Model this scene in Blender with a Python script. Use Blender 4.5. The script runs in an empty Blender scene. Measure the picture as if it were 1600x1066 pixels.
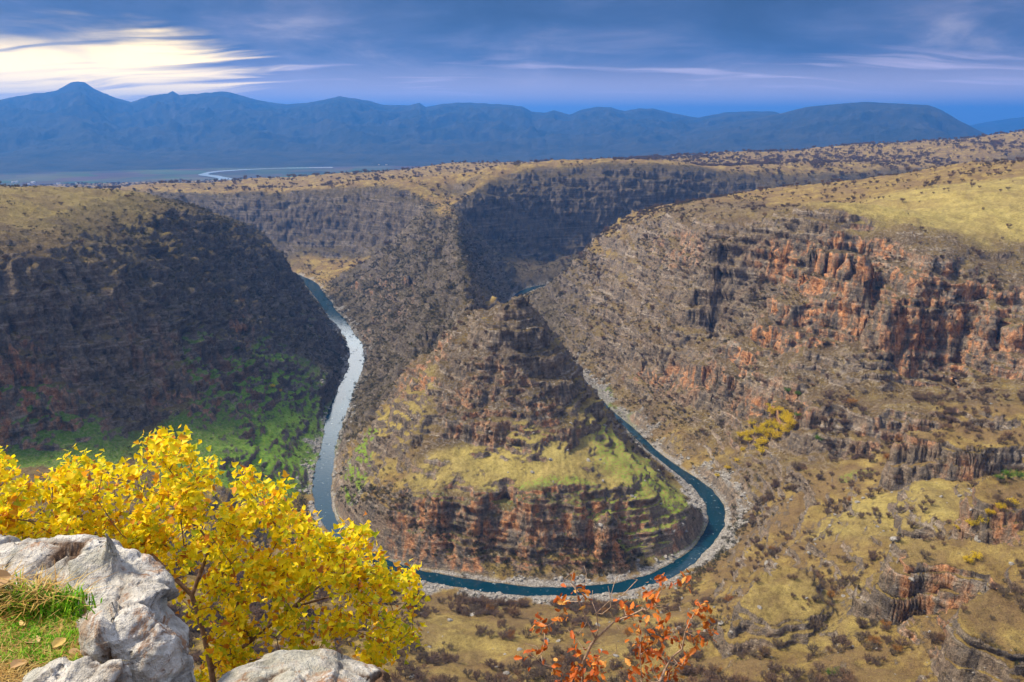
import bpy, bmesh, math, random
import numpy as np
from mathutils import Vector, Matrix

# ------------------------------------------------------------------ camera, sky, sun, exposure
scene = bpy.context.scene
COL = scene.collection
RAD = math.radians
FPX, PITCH, EYE = 1256.0, RAD(15.3), 300.0        # focal length in photo pixels, pitch down, eye height above the river

cam_d = bpy.data.cameras.new('camera')
cam_d.sensor_width = 36.0
cam_d.lens = 36.0 * FPX / 1600.0
cam_d.clip_start = 0.05
cam_d.clip_end = 80000.0
cam = bpy.data.objects.new('camera', cam_d)
COL.objects.link(cam)
cam.location = (0, 0, EYE)
cam.rotation_euler = (RAD(90) - PITCH, 0, 0)
scene.camera = cam

SUN_AZ, SUN_EL = RAD(-84), RAD(51)                 # azimuth from the view axis (+Y), negative = left
sun_dir = Vector((math.sin(SUN_AZ) * math.cos(SUN_EL), math.cos(SUN_AZ) * math.cos(SUN_EL), math.sin(SUN_EL)))
sd = bpy.data.lights.new('sun', 'SUN')
sd.energy = 4.2
sd.angle = RAD(7.0)
sd.color = (1.0, 0.87, 0.66)
sun = bpy.data.objects.new('sun', sd)
COL.objects.link(sun)
sun.rotation_euler = (-sun_dir).to_track_quat('-Z', 'Y').to_euler()
sun.location = (-300, 0, 900)

scene.render.engine = 'CYCLES'
scene.view_settings.view_transform = 'Standard'
scene.view_settings.look = 'None'
scene.view_settings.exposure = 0.9
scene.view_settings.gamma = 1.0
cy = scene.cycles
cy.use_denoising = True
cy.max_bounces = 5
cy.diffuse_bounces = 2
cy.glossy_bounces = 2
cy.transmission_bounces = 3
cy.transparent_max_bounces = 6
cy.volume_bounces = 0


class NT:
    """small helper to write node trees"""
    def __init__(self, tree):
        self.t = tree
        self.n = tree.nodes
        self.n.clear()

    def add(self, typ, inputs=None, **props):
        nd = self.n.new(typ)
        for k, v in props.items():
            setattr(nd, k, v)
        for k, v in (inputs or {}).items():
            self.set(nd, k, v)
        return nd

    def set(self, nd, k, v):
        s = nd.inputs[k]
        if isinstance(v, bpy.types.NodeSocket):
            self.t.links.new(v, s)
        else:
            if isinstance(v, tuple) and len(v) == 3 and s.type == 'RGBA':
                v = v + (1.0,)
            s.default_value = v

    def math(self, op, a, b=0.0, c=None, clamp=False):
        nd = self.add('ShaderNodeMath', operation=op, use_clamp=clamp)
        self.set(nd, 0, a)
        self.set(nd, 1, b)
        if c is not None:
            self.set(nd, 2, c)
        return nd.outputs[0]

    def vmath(self, op, a, b=None, scale=None):
        nd = self.add('ShaderNodeVectorMath', operation=op)
        self.set(nd, 0, a)
        if b is not None:
            self.set(nd, 1, b)
        if scale is not None:
            self.set(nd, 'Scale', scale)
        return nd.outputs[1] if op in ('DOT_PRODUCT', 'LENGTH', 'DISTANCE') else nd.outputs[0]

    def mix(self, fac, a, b, blend='MIX'):
        nd = self.add('ShaderNodeMix', data_type='RGBA', blend_type=blend)
        self.set(nd, 0, fac)
        self.set(nd, 6, a)
        self.set(nd, 7, b)
        return nd.outputs[2]

    def noise(self, vec, scale, detail=4.0, rough=0.55, dist=0.0, color=False):
        nd = self.add('ShaderNodeTexNoise', {'Scale': scale, 'Detail': detail, 'Roughness': rough, 'Distortion': dist})
        if vec is not None:
            self.set(nd, 'Vector', vec)
        return nd.outputs[1 if color else 0]

    def ramp(self, fac, stops, interp='LINEAR'):
        nd = self.add('ShaderNodeValToRGB')
        nd.color_ramp.interpolation = interp
        el = nd.color_ramp.elements
        while len(el) > 1:
            el.remove(el[-1])
        for i, (p, c) in enumerate(stops):
            e = el[0] if i == 0 else el.new(p)
            e.position = p
            e.color = tuple(c) + (1.0,)
        self.set(nd, 0, fac)
        return nd.outputs[0]

    def smooth(self, v, lo, hi, out0=0.0, out1=1.0):
        nd = self.add('ShaderNodeMapRange', interpolation_type='SMOOTHSTEP')
        for k, x in ((0, v), (1, lo), (2, hi), (3, out0), (4, out1)):
            self.set(nd, k, x)
        return nd.outputs[0]

    def mapping(self, vec, scale=(1, 1, 1), loc=(0, 0, 0), rot=(0, 0, 0)):
        nd = self.add('ShaderNodeMapping', {'Location': loc, 'Rotation': rot, 'Scale': scale})
        self.set(nd, 'Vector', vec)
        return nd.outputs[0]


def build_world():
    w = bpy.data.worlds.new('World')
    scene.world = w
    w.use_nodes = True
    T = NT(w.node_tree)
    sky = T.add('ShaderNodeTexSky', sky_type='NISHITA', sun_disc=False, sun_elevation=SUN_EL,
                sun_rotation=SUN_AZ, altitude=600.0, air_density=1.3, dust_density=1.5, ozone_density=2.0)
    d = T.add('ShaderNodeTexCoord').outputs['Generated']
    dn = T.vmath('NORMALIZE', d)
    sep = T.add('ShaderNodeSeparateXYZ', {0: dn})
    zc = T.math('MAXIMUM', sep.outputs[2], 0.0)
    # a flat cloud deck seen in perspective
    inv = T.math('DIVIDE', 1.0, T.math('ADD', zc, 0.15))
    px = T.math('MULTIPLY', sep.outputs[0], inv)
    py = T.math('MULTIPLY', sep.outputs[1], inv)
    deck = T.add('ShaderNodeCombineXYZ', {0: px, 1: py, 2: 0.0}).outputs[0]
    deck = T.vmath('ADD', deck, T.vmath('SCALE', T.vmath('SUBTRACT', T.noise(deck, 0.8, 3.0, color=True), (0.5, 0.5, 0.5)), scale=0.5))
    n1 = T.noise(T.mapping(dn, (2.3, 2.3, 9.0), (5.3, 1.1, 0.4)), 1.0, 9.0, 0.55, 0.6)
    n2 = T.noise(T.mapping(deck, (0.85, 4.4, 1), (9.0, 4.0, 0), (0, 0, 0.06)), 1.2, 6.0, 0.5, 0.5)
    n3 = T.noise(T.mapping(dn, (6.0, 6.0, 21.0), (2.0, 7.0, 0)), 1.0, 9.0, 0.60, 0.5)
    # cloud body: slate blue undersides, violet grey folds
    cl = T.math('ADD', T.math('MULTIPLY', n1, 0.55), T.math('MULTIPLY', n3, 0.45))
    body = T.ramp(cl, [(0.36, (0.12, 0.20, 0.58)), (0.45, (0.23, 0.36, 0.92)), (0.52, (0.48, 0.60, 1.25)), (0.58, (1.0, 1.0, 1.65)), (0.66, (2.4, 2.1, 2.5))])
    base = T.mix(0.94, sky.outputs[0], body)
    hor = T.smooth(zc, 0.02, 0.075, 1.0, 0.0)
    base = T.mix(T.math('MULTIPLY', hor, 0.75), base, (7.4, 5.6, 5.4))
    # thin pinkish streaks low over the hills
    low = T.math('MULTIPLY', T.smooth(zc, 0.0, 0.03), T.smooth(zc, 0.05, 0.085, 1.0, 0.0))
    streak = T.math('MULTIPLY', T.smooth(n2, 0.52, 0.72), low)
    base = T.mix(T.math('MULTIPLY', streak, 0.7), base, (6.0, 4.8, 5.4))
    # the deck thins overhead, as the light blue water shows
    base = T.mix(T.math('MULTIPLY', T.smooth(zc, 0.14, 0.5), 0.85), base, T.mix(n1, (3.8, 4.4, 6.0), (7.2, 7.4, 8.0)))
    # brightness round the place where the sun stands behind the cloud deck
    g1 = T.vmath('DOT_PRODUCT', dn, tuple(Vector((math.sin(RAD(-33)), math.cos(RAD(-33)), 0.03)).normalized()))
    gap = T.smooth(T.math('ADD', T.math('MULTIPLY', T.math('SUBTRACT', n2, 0.5), 0.13), g1), 0.958, 0.999)
    vert = T.smooth(T.math('ADD', zc, T.math('MULTIPLY', T.math('SUBTRACT', n1, 0.5), 0.16)), 0.055, 0.10, 1.0, 0.0)
    base = T.mix(T.math('MULTIPLY', gap, vert), base, (17.0, 12.4, 4.8))
    g2 = T.vmath('DOT_PRODUCT', dn, tuple(Vector((math.sin(RAD(-13)), math.cos(RAD(-13)), 0.33)).normalized()))
    wide = T.math('MULTIPLY', T.smooth(g2, 0.95, 0.997), T.smooth(zc, 0.14, 0.24))
    base = T.mix(T.math('MULTIPLY', wide, 0.6), base, (11.0, 12.0, 13.0))
    g3 = T.vmath('DOT_PRODUCT', dn, tuple(Vector((math.sin(RAD(-11.5)), math.cos(RAD(-11.5)), 0.315)).normalized()))
    base = T.mix(T.smooth(g3, 0.990, 0.9992), base, (24.0, 24.5, 24.0))
    bg = T.add('ShaderNodeBackground', {'Color': base, 'Strength': 0.1})
    out = T.add('ShaderNodeOutputWorld')
    T.t.links.new(bg.outputs[0], out.inputs[0])


build_world()


# ------------------------------------------------------------------ helpers
def new_obj(name, mesh, mat=None, parent=None, **props):
    o = bpy.data.objects.new(name, mesh)
    COL.objects.link(o)
    if mat is not None and mesh is not None and not mesh.materials:
        mesh.materials.append(mat)
    if parent is not None:
        o.parent = parent
    for k, v in props.items():
        o[k] = v
    return o


def mesh_np(name, verts, faces, smooth=False):
    """verts (n,3); faces: (m,k) array or list of such arrays"""
    me = bpy.data.meshes.new(name)
    verts = np.asarray(verts, np.float32)
    if not isinstance(faces, list):
        faces = [faces]
    faces = [np.asarray(f, np.int32) for f in faces if len(f)]
    me.vertices.add(len(verts))
    me.vertices.foreach_set('co', verts.ravel())
    nl = sum(f.size for f in faces)
    nf = sum(len(f) for f in faces)
    me.loops.add(nl)
    me.loops.foreach_set('vertex_index', np.concatenate([f.ravel() for f in faces]))
    me.polygons.add(nf)
    tot = np.concatenate([np.full(len(f), f.shape[1], np.int32) for f in faces])
    st = np.concatenate([[0], np.cumsum(tot)[:-1]]).astype(np.int32)
    me.polygons.foreach_set('loop_start', st)
    me.polygons.foreach_set('loop_total', tot)
    if smooth:
        me.polygons.foreach_set('use_smooth', np.ones(nf, bool))
    me.update(calc_edges=True)
    return me


def set_attr(me, name, data, typ='FLOAT', dom='POINT'):
    a = me.attributes.new(name, typ, dom)
    key = {'FLOAT': 'value', 'FLOAT_VECTOR': 'vector', 'FLOAT_COLOR': 'color', 'INT': 'value'}[typ]
    a.data.foreach_set(key, np.asarray(data, np.int32 if typ == 'INT' else np.float32).ravel())


_rs = np.random.RandomState(7)
_PERM = _rs.permutation(4096).astype(np.int32)
_G3 = _rs.normal(size=(4096, 3)).astype(np.float32)
_G3 /= np.linalg.norm(_G3, axis=1, keepdims=True)
_G2 = _rs.uniform(0, 2 * np.pi, 4096).astype(np.float32)
_G2 = np.stack([np.cos(_G2), np.sin(_G2)], 1)


def pn2(x, y):
    """gradient noise in the plane, about -0.7..0.7"""
    x = np.asarray(x, np.float64)
    y = np.asarray(y, np.float64)
    xi = np.floor(x)
    yi = np.floor(y)
    fx = (x - xi).astype(np.float32)
    fy = (y - yi).astype(np.float32)
    xi = xi.astype(np.int64)
    yi = yi.astype(np.int64)
    u = fx * fx * fx * (fx * (fx * 6 - 15) + 10)
    v = fy * fy * fy * (fy * (fy * 6 - 15) + 10)

    def g(ix, iy, dx, dy):
        h = _PERM[(_PERM[ix & 4095] + iy) & 4095]
        q = _G2[h]
        return q[..., 0] * dx + q[..., 1] * dy
    a = g(xi, yi, fx, fy)
    b = g(xi + 1, yi, fx - 1, fy)
    c = g(xi, yi + 1, fx, fy - 1)
    d = g(xi + 1, yi + 1, fx - 1, fy - 1)
    return (a + u * (b - a)) * (1 - v) + (c + u * (d - c)) * v


def pn3(x, y, z):
    x = np.asarray(x, np.float64)
    y = np.asarray(y, np.float64)
    z = np.asarray(z, np.float64)
    xi, yi, zi = np.floor(x), np.floor(y), np.floor(z)
    fx, fy, fz = (x - xi).astype(np.float32), (y - yi).astype(np.float32), (z - zi).astype(np.float32)
    xi, yi, zi = xi.astype(np.int64), yi.astype(np.int64), zi.astype(np.int64)
    f = lambda t: t * t * t * (t * (t * 6 - 15) + 10)
    u, v, w = f(fx), f(fy), f(fz)
    res = 0
    for dx in (0, 1):
        px_ = _PERM[(xi + dx) & 4095]
        for dy in (0, 1):
            pxy = _PERM[(px_ + yi + dy) & 4095]
            for dz in (0, 1):
                q = _G3[_PERM[(pxy + zi + dz) & 4095]]
                dot = q[..., 0] * (fx - dx) + q[..., 1] * (fy - dy) + q[..., 2] * (fz - dz)
                res = res + dot * (u if dx else 1 - u) * (v if dy else 1 - v) * (w if dz else 1 - w)
    return res


def fbm2(x, y, octv=4, gain=0.5, seed=0.0):
    s, a = 0, 1.0
    for i in range(octv):
        s = s + a * pn2(x + 31.7 * i + seed, y - 17.3 * i + seed * 1.7)
        x, y, a = x * 2.03, y * 2.03, a * gain
    return s


def ridged2(x, y, octv=4, gain=0.5, seed=0.0):
    s, a, t = 0, 1.0, 0.0
    for i in range(octv):
        s = s + a * (1 - np.abs(pn2(x + 31.7 * i + seed, y - 17.3 * i + seed * 1.7)) * 2.2)
        t += a
        x, y, a = x * 2.03, y * 2.03, a * gain
    return s / t


def fbm3(x, y, z, octv=3, gain=0.5):
    s, a = 0, 1.0
    for i in range(octv):
        s = s + a * pn3(x + 13.7 * i, y - 7.3 * i, z + 5.1 * i)
        x, y, z, a = x * 2.03, y * 2.03, z * 2.03, a * gain
    return s


def sstep(x, a, b):
    t = np.clip((x - a) / (b - a), 0, 1)
    return t * t * (3 - 2 * t)


# a pixel of the photograph gives a direction; height or distance comes from what the place needs
def ray(px, py):
    u, v = (px - 800.0) / FPX, (533.0 - py) / FPX
    return u, math.cos(PITCH) + v * math.sin(PITCH), -math.sin(PITCH) + v * math.cos(PITCH)


def at_z(px, py, z):
    a, b, c = ray(px, py)
    t = (z - EYE) / c
    return (a * t, b * t, z)


def at_y(px, py, y):
    a, b, c = ray(px, py)
    t = y / b
    return (a * t, y, EYE + c * t)


def to_px(x, y, z):
    z = z - EYE
    fw = y * math.cos(PITCH) - z * math.sin(PITCH)
    up = y * math.sin(PITCH) + z * math.cos(PITCH)
    return 800 + FPX * x / fw, 533 - FPX * up / fw
# ------------------------------------------------------------------ canyon: control lines
RIVER_PX = [(478, 438), (500, 462), (520, 490), (540, 515), (556, 545), (555, 575), (540, 610), (525, 650), (513, 700),
            (505, 745), (503, 780), (515, 815), (560, 860), (620, 890), (680, 903), (740, 914), (800, 922), (860, 925),
            (930, 922), (1000, 912), (1060, 887), (1100, 850), (1120, 820), (1118, 790), (1100, 765), (1060, 735),
            (1020, 705), (985, 670), (955, 645), (930, 620), (915, 600)]
river = [(-2600, 2350), (-1900, 2150), (-1300, 1960), (-900, 1820), (-640, 1735), (-490, 1650)]
river += [at_z(px, py, 0.0)[:2] for px, py in RIVER_PX]
river += [(68, 970), (42, 1070), (14, 1190), (2, 1300), (10, 1400), (42, 1475), (105, 1530), (200, 1580), (360, 1640),
          (560, 1730), (850, 1840), (1300, 1990), (1900, 2150), (2800, 2350)]


def spline(pts, step):
    """Catmull-Rom through the points, sampled about every step metres"""
    p = np.array(pts, float)
    p = np.vstack([2 * p[0] - p[1], p, 2 * p[-1] - p[-2]])
    out = []
    for i in range(1, len(p) - 2):
        n = max(1, int(np.linalg.norm(p[i + 1] - p[i]) / step))
        for k in range(n):
            t = k / n
            out.append(0.5 * (2 * p[i] + (p[i + 1] - p[i - 1]) * t + (2 * p[i - 1] - 5 * p[i] + 4 * p[i + 1] - p[i + 2]) * t * t
                              + (-p[i - 1] + 3 * p[i] - 3 * p[i + 1] + p[i + 2]) * t ** 3))
    out.append(p[-2])
    return np.array(out)


RIV = spline(river, 12.0)
CP = []


def Q(*pts):
    CP.extend(pts)


def line(pts, step=22.0):
    """a 3-D control line sampled densely"""
    p = np.array(pts, float)
    for i in range(len(p) - 1):
        n = max(1, int(np.linalg.norm((p[i + 1] - p[i])[:2]) / step))
        for k in range(n):
            CP.append(tuple(p[i] + (p[i + 1] - p[i]) * k / n))
    CP.append(tuple(p[-1]))


def cliff(rows, run=6.0, step=14.0):
    """rows of (px, py_top, py_bottom, z_bottom): a near vertical wall of rock"""
    bot, top = [], []
    for px, pt, pb, zb in rows:
        b = at_z(px, pb, zb)
        d = math.hypot(b[0], b[1])
        y2 = b[1] * (1 + run / d)
        bot.append(b)
        top.append(at_y(px, pt, y2))
    line(bot, step)
    line(top, step)


Z, Y = at_z, at_y
# river bed
rs = RIV[::2]
Q(*[(x, y, -1.0) for x, y in rs])
# peninsula: lower wall over the bend, bench, cone, crest
cliff([(585, 806, 834, 16), (640, 788, 842, 16), (700, 786, 848, 16), (760, 790, 853, 15), (850, 798, 864, 14), (920, 803, 852, 15),
       (1000, 806, 842, 14), (1060, 810, 836, 11), (1092, 808, 828, 8)], 8.0)
line([Z(585, 800, 34), Z(560, 740, 26), Z(553, 690, 22), Z(560, 650, 18)])
line([Z(655, 705, 62), Z(720, 700, 66), Z(820, 708, 65), Z(910, 715, 60), Z(935, 690, 58)])
line([Z(655, 705, 62), Z(640, 650, 74), Z(632, 590, 84), Z(640, 560, 88)])
line([Z(935, 690, 58), Z(945, 655, 62), Z(935, 625, 70)])
peak = (11, 642, 159)
crest = [peak, (2, 655, 151), (-22, 690, 139), (-40, 755, 116), (-50, 850, 113), (-55, 950, 121), (-70, 1100, 126), (-85, 1250, 131), (-96, 1400, 136), (-110, 1550, 141), (-130, 1700, 146)]
line(crest, 16)
line([(x + 16, y, z - 34) for x, y, z in crest[3:9]], 20)
line([(x - 18, y + 3, z - 22) for x, y, z in crest[3:9]], 20)
line([(-22, 690, 139), (-60, 700, 104), (-100, 705, 66), (-150, 710, 22)], 18)
line([(-40, 755, 116), (-72, 762, 80), (-110, 770, 45), (-158, 780, 14)], 18)
line([(-50, 850, 113), (-85, 852, 78), (-125, 858, 44), (-168, 865, 14)], 18)
line([peak, Y(860, 512, 655), Y(905, 580, 655), Y(925, 620, 655)], 18)
line([peak, Y(780, 520, 618), Y(730, 590, 600), Y(700, 650, 585)], 18)
Q(Y(760, 500, 640), Y(720, 500, 720), Y(660, 520, 780))
Q(Z(990, 720, 42), Z(1040, 770, 32), Z(1000, 770, 40), Z(960, 740, 50), Z(1080, 790, 22), Z(950, 790, 46), Z(610, 720, 42), Z(600, 650, 38))
# flanks of the crest
line([(-52, 950, 129), (-120, 960, 70), (-175, 965, 22)])
line([(-70, 1100, 128), (-135, 1110, 75), (-200, 1115, 20)])
line([(-85, 1250, 131), (-180, 1280, 70), (-262, 1300, 15)])
line([(-96, 1400, 136), (-220, 1440, 75), (-320, 1490, 22)])
line([(-52, 950, 129), (5, 950, 66), (46, 950, 16)])
line([(-70, 1100, 128), (-32, 1110, 66), (8, 1115, 16)])
line([(-85, 1250, 131), (-58, 1260, 66), (-22, 1265, 15)])
line([(-96, 1400, 136), (-58, 1410, 60), (-16, 1415, 15)])
line([(95, 960, 12), (66, 1070, 14), (40, 1190, 14), (30, 1300, 14), (40, 1390, 12)])
line([Z(680, 745, 54), Z(820, 750, 54), Z(910, 757, 50)])
line([Z(680, 775, 48), Z(820, 785, 47), Z(910, 788, 45)])
line([Z(660, 880, 5), Z(760, 893, 5), Z(860, 898, 5), Z(950, 885, 5), Z(1040, 862, 5)])
# left massif
lrim = [Y(-160, 352, 570), Y(-60, 350, 640), Y(0, 345, 690), Y(60, 337, 730), Y(150, 332, 790), Y(250, 338, 860), Y(330, 348, 940), Y(390, 368, 1000), Y(440, 398, 1050)]
line(lrim)
line([Z(-120, 440, 190), Z(0, 430, 188), Z(60, 422, 188), Z(150, 420, 180), Z(250, 408, 170), Z(330, 404, 154), Z(400, 424, 126), Z(450, 452, 94), Z(490, 500, 56)])
line([Z(-200, 690, 95), Z(-60, 680, 90), Z(20, 690, 75), Z(130, 690, 70), Z(230, 655, 66), Z(300, 660, 60), Z(380, 612, 50), Z(450, 592, 40), Z(520, 590, 20), (-234, 1010, 8)])
line([Y(425, 398, 1050), Y(458, 440, 1062), Y(514, 522, 1020), (-240, 1010, 8)])
line([(-330, 1120, 40), (-300, 1190, 22), (-330, 1290, 18)])
Q(Y(0, 303, 960), Y(100, 319, 1080), Y(200, 321, 1150), Y(300, 331, 1180), Y(-200, 300, 900), Y(380, 350, 1150), Y(420, 372, 1180))
line([(-345, 1230, 60), (-420, 1370, 60), (-480, 1500, 60), (-620, 1600, 60), (-900, 1690, 60)], 40)
Q((-450, 1300, 130), (-600, 1450, 140), (-900, 1400, 190), (-1200, 1500, 190), (-1500, 1200, 220), (-900, 1000, 228), (-1200, 700, 230), (-800, 600, 225), (-700, 400, 215))
# green apron under the left wall
Q(Z(60, 740, 68), Z(180, 760, 58), Z(330, 700, 48), Z(400, 660, 36), Z(440, 630, 30), Z(470, 660, 16), Z(430, 720, 24), Z(350, 760, 38), Z(250, 800, 50),
  (-300, 440, 66), (-240, 420, 60), (-180, 450, 30), (-380, 430, 85), (-430, 350, 130))
# right massif: low ledge, upper walls, plateau
cliff([(905, 535, 545, 14), (960, 540, 556, 25), (1000, 548, 572, 33), (1060, 566, 596, 41), (1100, 578, 610, 45), (1150, 595, 632, 48), (1200, 615, 652, 50),
       (1250, 640, 678, 54), (1300, 655, 698, 60), (1350, 664, 700, 64), (1400, 660, 690, 72), (1480, 655, 680, 82), (1560, 655, 676, 92)], 5.0)
cliff([(1120, 372, 388, 172), (1190, 380, 416, 158), (1250, 375, 432, 155), (1310, 375, 452, 150), (1350, 372, 474, 145)], 6.0)
cliff([(1395, 470, 548, 116), (1440, 488, 556, 112), (1500, 478, 552, 115), (1560, 478, 562, 115), (1630, 500, 584, 112), (1720, 500, 590, 114)], 6.0)
cliff([(1220, 470, 486, 128), (1290, 478, 505, 122), (1340, 500, 530, 115)], 5.0)
line([Y(930, 380, 1380), Y(1000, 331, 1400), Y(1060, 318, 1330)], 25)
line([Y(930, 380, 1380), Y(905, 420, 1400), (80, 1430, 8)], 25)
line([Y(930, 382, 1300), Y(1000, 347, 1215), Z(1060, 350, 172), Z(1110, 362, 178)], 25)
Q(Z(900, 470, 45), Z(950, 460, 72), Z(1000, 430, 105), Z(960, 510, 45), Z(1050, 480, 92), Z(1050, 410, 135), Z(1120, 520, 85), Z(1130, 440, 130),
  Z(1200, 560, 85), Z(1200, 500, 118), Z(1280, 600, 85), Z(1280, 550, 105), Z(1350, 620, 85), Z(1360, 570, 104), Z(1450, 630, 93), Z(1540, 620, 102), Z(1600, 640, 104))
Q(Z(1450, 402, 190), Z(1520, 410, 184), Z(1600, 420, 176), Z(1700, 430, 178), Z(1500, 342, 207), Z(1400, 332, 204), Z(1300, 322, 199), Z(1200, 330, 190), Z(1600, 330, 214),
  Y(1270, 292, 1210), Y(1100, 316, 1270), Y(1450, 276, 1160), Y(1600, 262, 1100), Y(1800, 245, 1050), Z(1500, 300, 225), Z(1420, 300, 215), Z(1340, 305, 207), Z(1200, 312, 193))
line([(300, 1480, 70), (500, 1560, 80), (800, 1680, 90), (1200, 1800, 100)], 50)
Q((400, 1400, 160), (700, 1450, 190), (1100, 1500, 215), (1500, 1400, 250), (1000, 1100, 252), (900, 800, 245), (800, 600, 215), (1600, 900, 270))
# talus below the ledge, right bank
Q(Z(1000, 640, 16), Z(1060, 680, 16), Z(1120, 720, 16), Z(1150, 660, 36), Z(1180, 740, 28), Z(1220, 700, 44), Z(1170, 790, 14), Z(1260, 740, 50),
  Z(1300, 770, 58), Z(1250, 850, 52), Z(1200, 905, 38), Z(1400, 800, 78), Z(1330, 860, 68), Z(1420, 870, 84), Z(1180, 850, 20), Z(1350, 720, 62), Z(1420, 740, 74))
Q(Z(1350, 960, 88), Z(1250, 1000, 74), Z(1480, 1000, 100), Z(1590, 1000, 116), Z(1590, 880, 122), Z(1590, 800, 118), Z(1500, 820, 98), Z(1500, 740, 88), Z(1590, 740, 106), Z(1700, 760, 130), Z(1700, 900, 140))
# near bank and the slope under the viewpoint
Q(Z(1100, 960, 38), Z(1000, 1000, 50), Z(1000, 960, 22), Z(850, 990, 44), Z(850, 955, 16), Z(700, 990, 46), Z(700, 940, 16), Z(1100, 1050, 68), Z(800, 1060, 60), Z(600, 960, 36),
  Z(500, 900, 26), Z(400, 940, 42))


def near_prof(d):
    return np.interp(d, [0, 1.5, 2.6, 4.0, 6.0, 12, 30, 60, 100, 150, 210, 280, 400], [298.3, 298.3, 296.9, 295.5, 293.2, 286.5, 268, 238, 200, 160, 122, 86, 60])


for a in range(-48, 56, 8):
    for d in (60, 100, 150, 205):
        lift = 10 * max(0, a - 10) / 30 * sstep(d, 100, 205) + 6 * max(0, -a - 20) / 30
        Q((d * math.sin(RAD(a)), d * math.cos(RAD(a)), float(near_prof(d)) + lift))
# plateau beyond the gorge and its rim
line([(-1500, 2120, 70), Y(150, 322, 1960), Y(330, 331, 1830), Y(420, 330, 1800), Y(500, 328, 1760), Y(560, 330, 1720), Y(640, 326, 1640), Y(700, 314, 1580)], 30)
line([Y(700, 314, 1580), Y(780, 313, 1660), Y(850, 312, 1710), Y(930, 310, 1740), Y(1000, 307, 1760), Y(1100, 302, 1810), Y(1180, 296, 1870), Y(1270, 289, 1950), Y(1500, 268, 2150)], 30)
farrim = [Y(330, 331, 1830), Y(420, 330, 1800), Y(500, 328, 1760), Y(560, 330, 1720), Y(640, 326, 1640)]
line([(x - 6, y - 24, z - 58) for x, y, z in farrim], 22)
farrim = [Y(720, 314, 1600), Y(780, 313, 1660), Y(850, 312, 1710), Y(930, 310, 1740), Y(1000, 307, 1760), Y(1100, 302, 1810)]
line([(x + 8, y - 22, z - 75) for x, y, z in farrim], 22)
line([(-480, 1705, 18), (-380, 1620, 14), (-330, 1545, 12)], 20)
line([(-900, 1875, 20), (-640, 1790, 20), (-480, 1705, 18)], 30)
line([(20, 1480, 12), (50, 1530, 16), (110, 1590, 20), (200, 1640, 24), (360, 1700, 28), (560, 1790, 30)], 25)
Q(Y(190, 311, 2300), Y(260, 296, 2300), Y(350, 281, 2300), Y(480, 278, 2450), Y(600, 270, 2600), Y(700, 258, 2800), Y(850, 253, 2900), Y(1000, 249, 3000), Y(1150, 242, 3000), Y(1300, 232, 3000), Y(1450, 220, 3000), Y(1600, 208, 3000), Y(1900, 190, 3000),
  Y(350, 308, 2000), Y(500, 303, 2000), Y(700, 288, 2000), Y(850, 284, 2050), Y(1000, 278, 2100), Y(1150, 270, 2200), Y(1300, 262, 2350), Y(1450, 250, 2400), Y(1600, 238, 2450), Y(1300, 246, 2650), Y(1000, 262, 2500), Y(700, 272, 2400))
Q((-1500, 2500, 30), (-1100, 2700, -20), (-2500, 2900, -80))
for x in range(-4500, 5200, 600):
    Q((x, 3700 + max(0, x) * 0.1, -75), (x, 4300, -110))
CP = np.array(CP, float)
# drop near duplicates
key = {}
for i, c in enumerate(CP):
    key[(round(c[0] / 3), round(c[1] / 3))] = i
CP = CP[sorted(key.values())]
cx, cyy, cz = CP[:, 0], CP[:, 1], CP[:, 2]
CC = 2.0
A = np.sqrt((cx[:, None] - cx) ** 2 + (cyy[:, None] - cyy) ** 2 + CC * CC)
N_ = len(CP)
M = np.zeros((N_ + 1, N_ + 1))
M[:N_, :N_] = A - 0.6 * np.eye(N_)
M[N_, :N_] = 1
M[:N_, N_] = 1
sol = np.linalg.solve(M, np.append(cz, 0))
WT, W0 = sol[:N_].astype(np.float32), sol[N_]


def rbf(x, y):
    x = np.asarray(x, np.float32).ravel()
    y = np.asarray(y, np.float32).ravel()
    out = np.empty(len(x), np.float32)
    cx32, cy32 = cx.astype(np.float32), cyy.astype(np.float32)
    for i in range(0, len(x), 20000):
        dx = x[i:i + 20000, None] - cx32
        dx *= dx
        dy = y[i:i + 20000, None] - cy32
        dy *= dy
        dx += dy
        dx += CC * CC
        np.sqrt(dx, out=dx)
        out[i:i + 20000] = dx @ WT + W0
    return out


def seg_dist(x, y, pl):
    best = np.full(x.shape, 1e9, np.float32)
    x = x.astype(np.float32)
    y = y.astype(np.float32)
    for (ax, ay), (bx, by) in zip(pl[:-1], pl[1:]):
        vx, vy = bx - ax, by - ay
        t = np.clip(((x - ax) * vx + (y - ay) * vy) / (vx * vx + vy * vy), 0, 1)
        dd = (x - ax - t * vx) ** 2 + (y - ay - t * vy) ** 2
        np.minimum(best, dd, out=best)
    return np.sqrt(best)


# coarse polar table of the smooth surface and of the distance to the river
TH0, TH1, D0, D1 = RAD(-46), RAD(46), 40.0, 4600.0
NTc, NDc = 420, 900
tc = np.linspace(TH0, TH1, NTc)
lc = np.linspace(math.log(D0), math.log(D1), NDc)
TT, LL = np.meshgrid(tc, lc, indexing='ij')
XX, YY = np.sin(TT) * np.exp(LL), np.cos(TT) * np.exp(LL)
ZB = rbf(XX, YY).reshape(XX.shape)
RD = seg_dist(XX, YY, RIV[::2])


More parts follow.
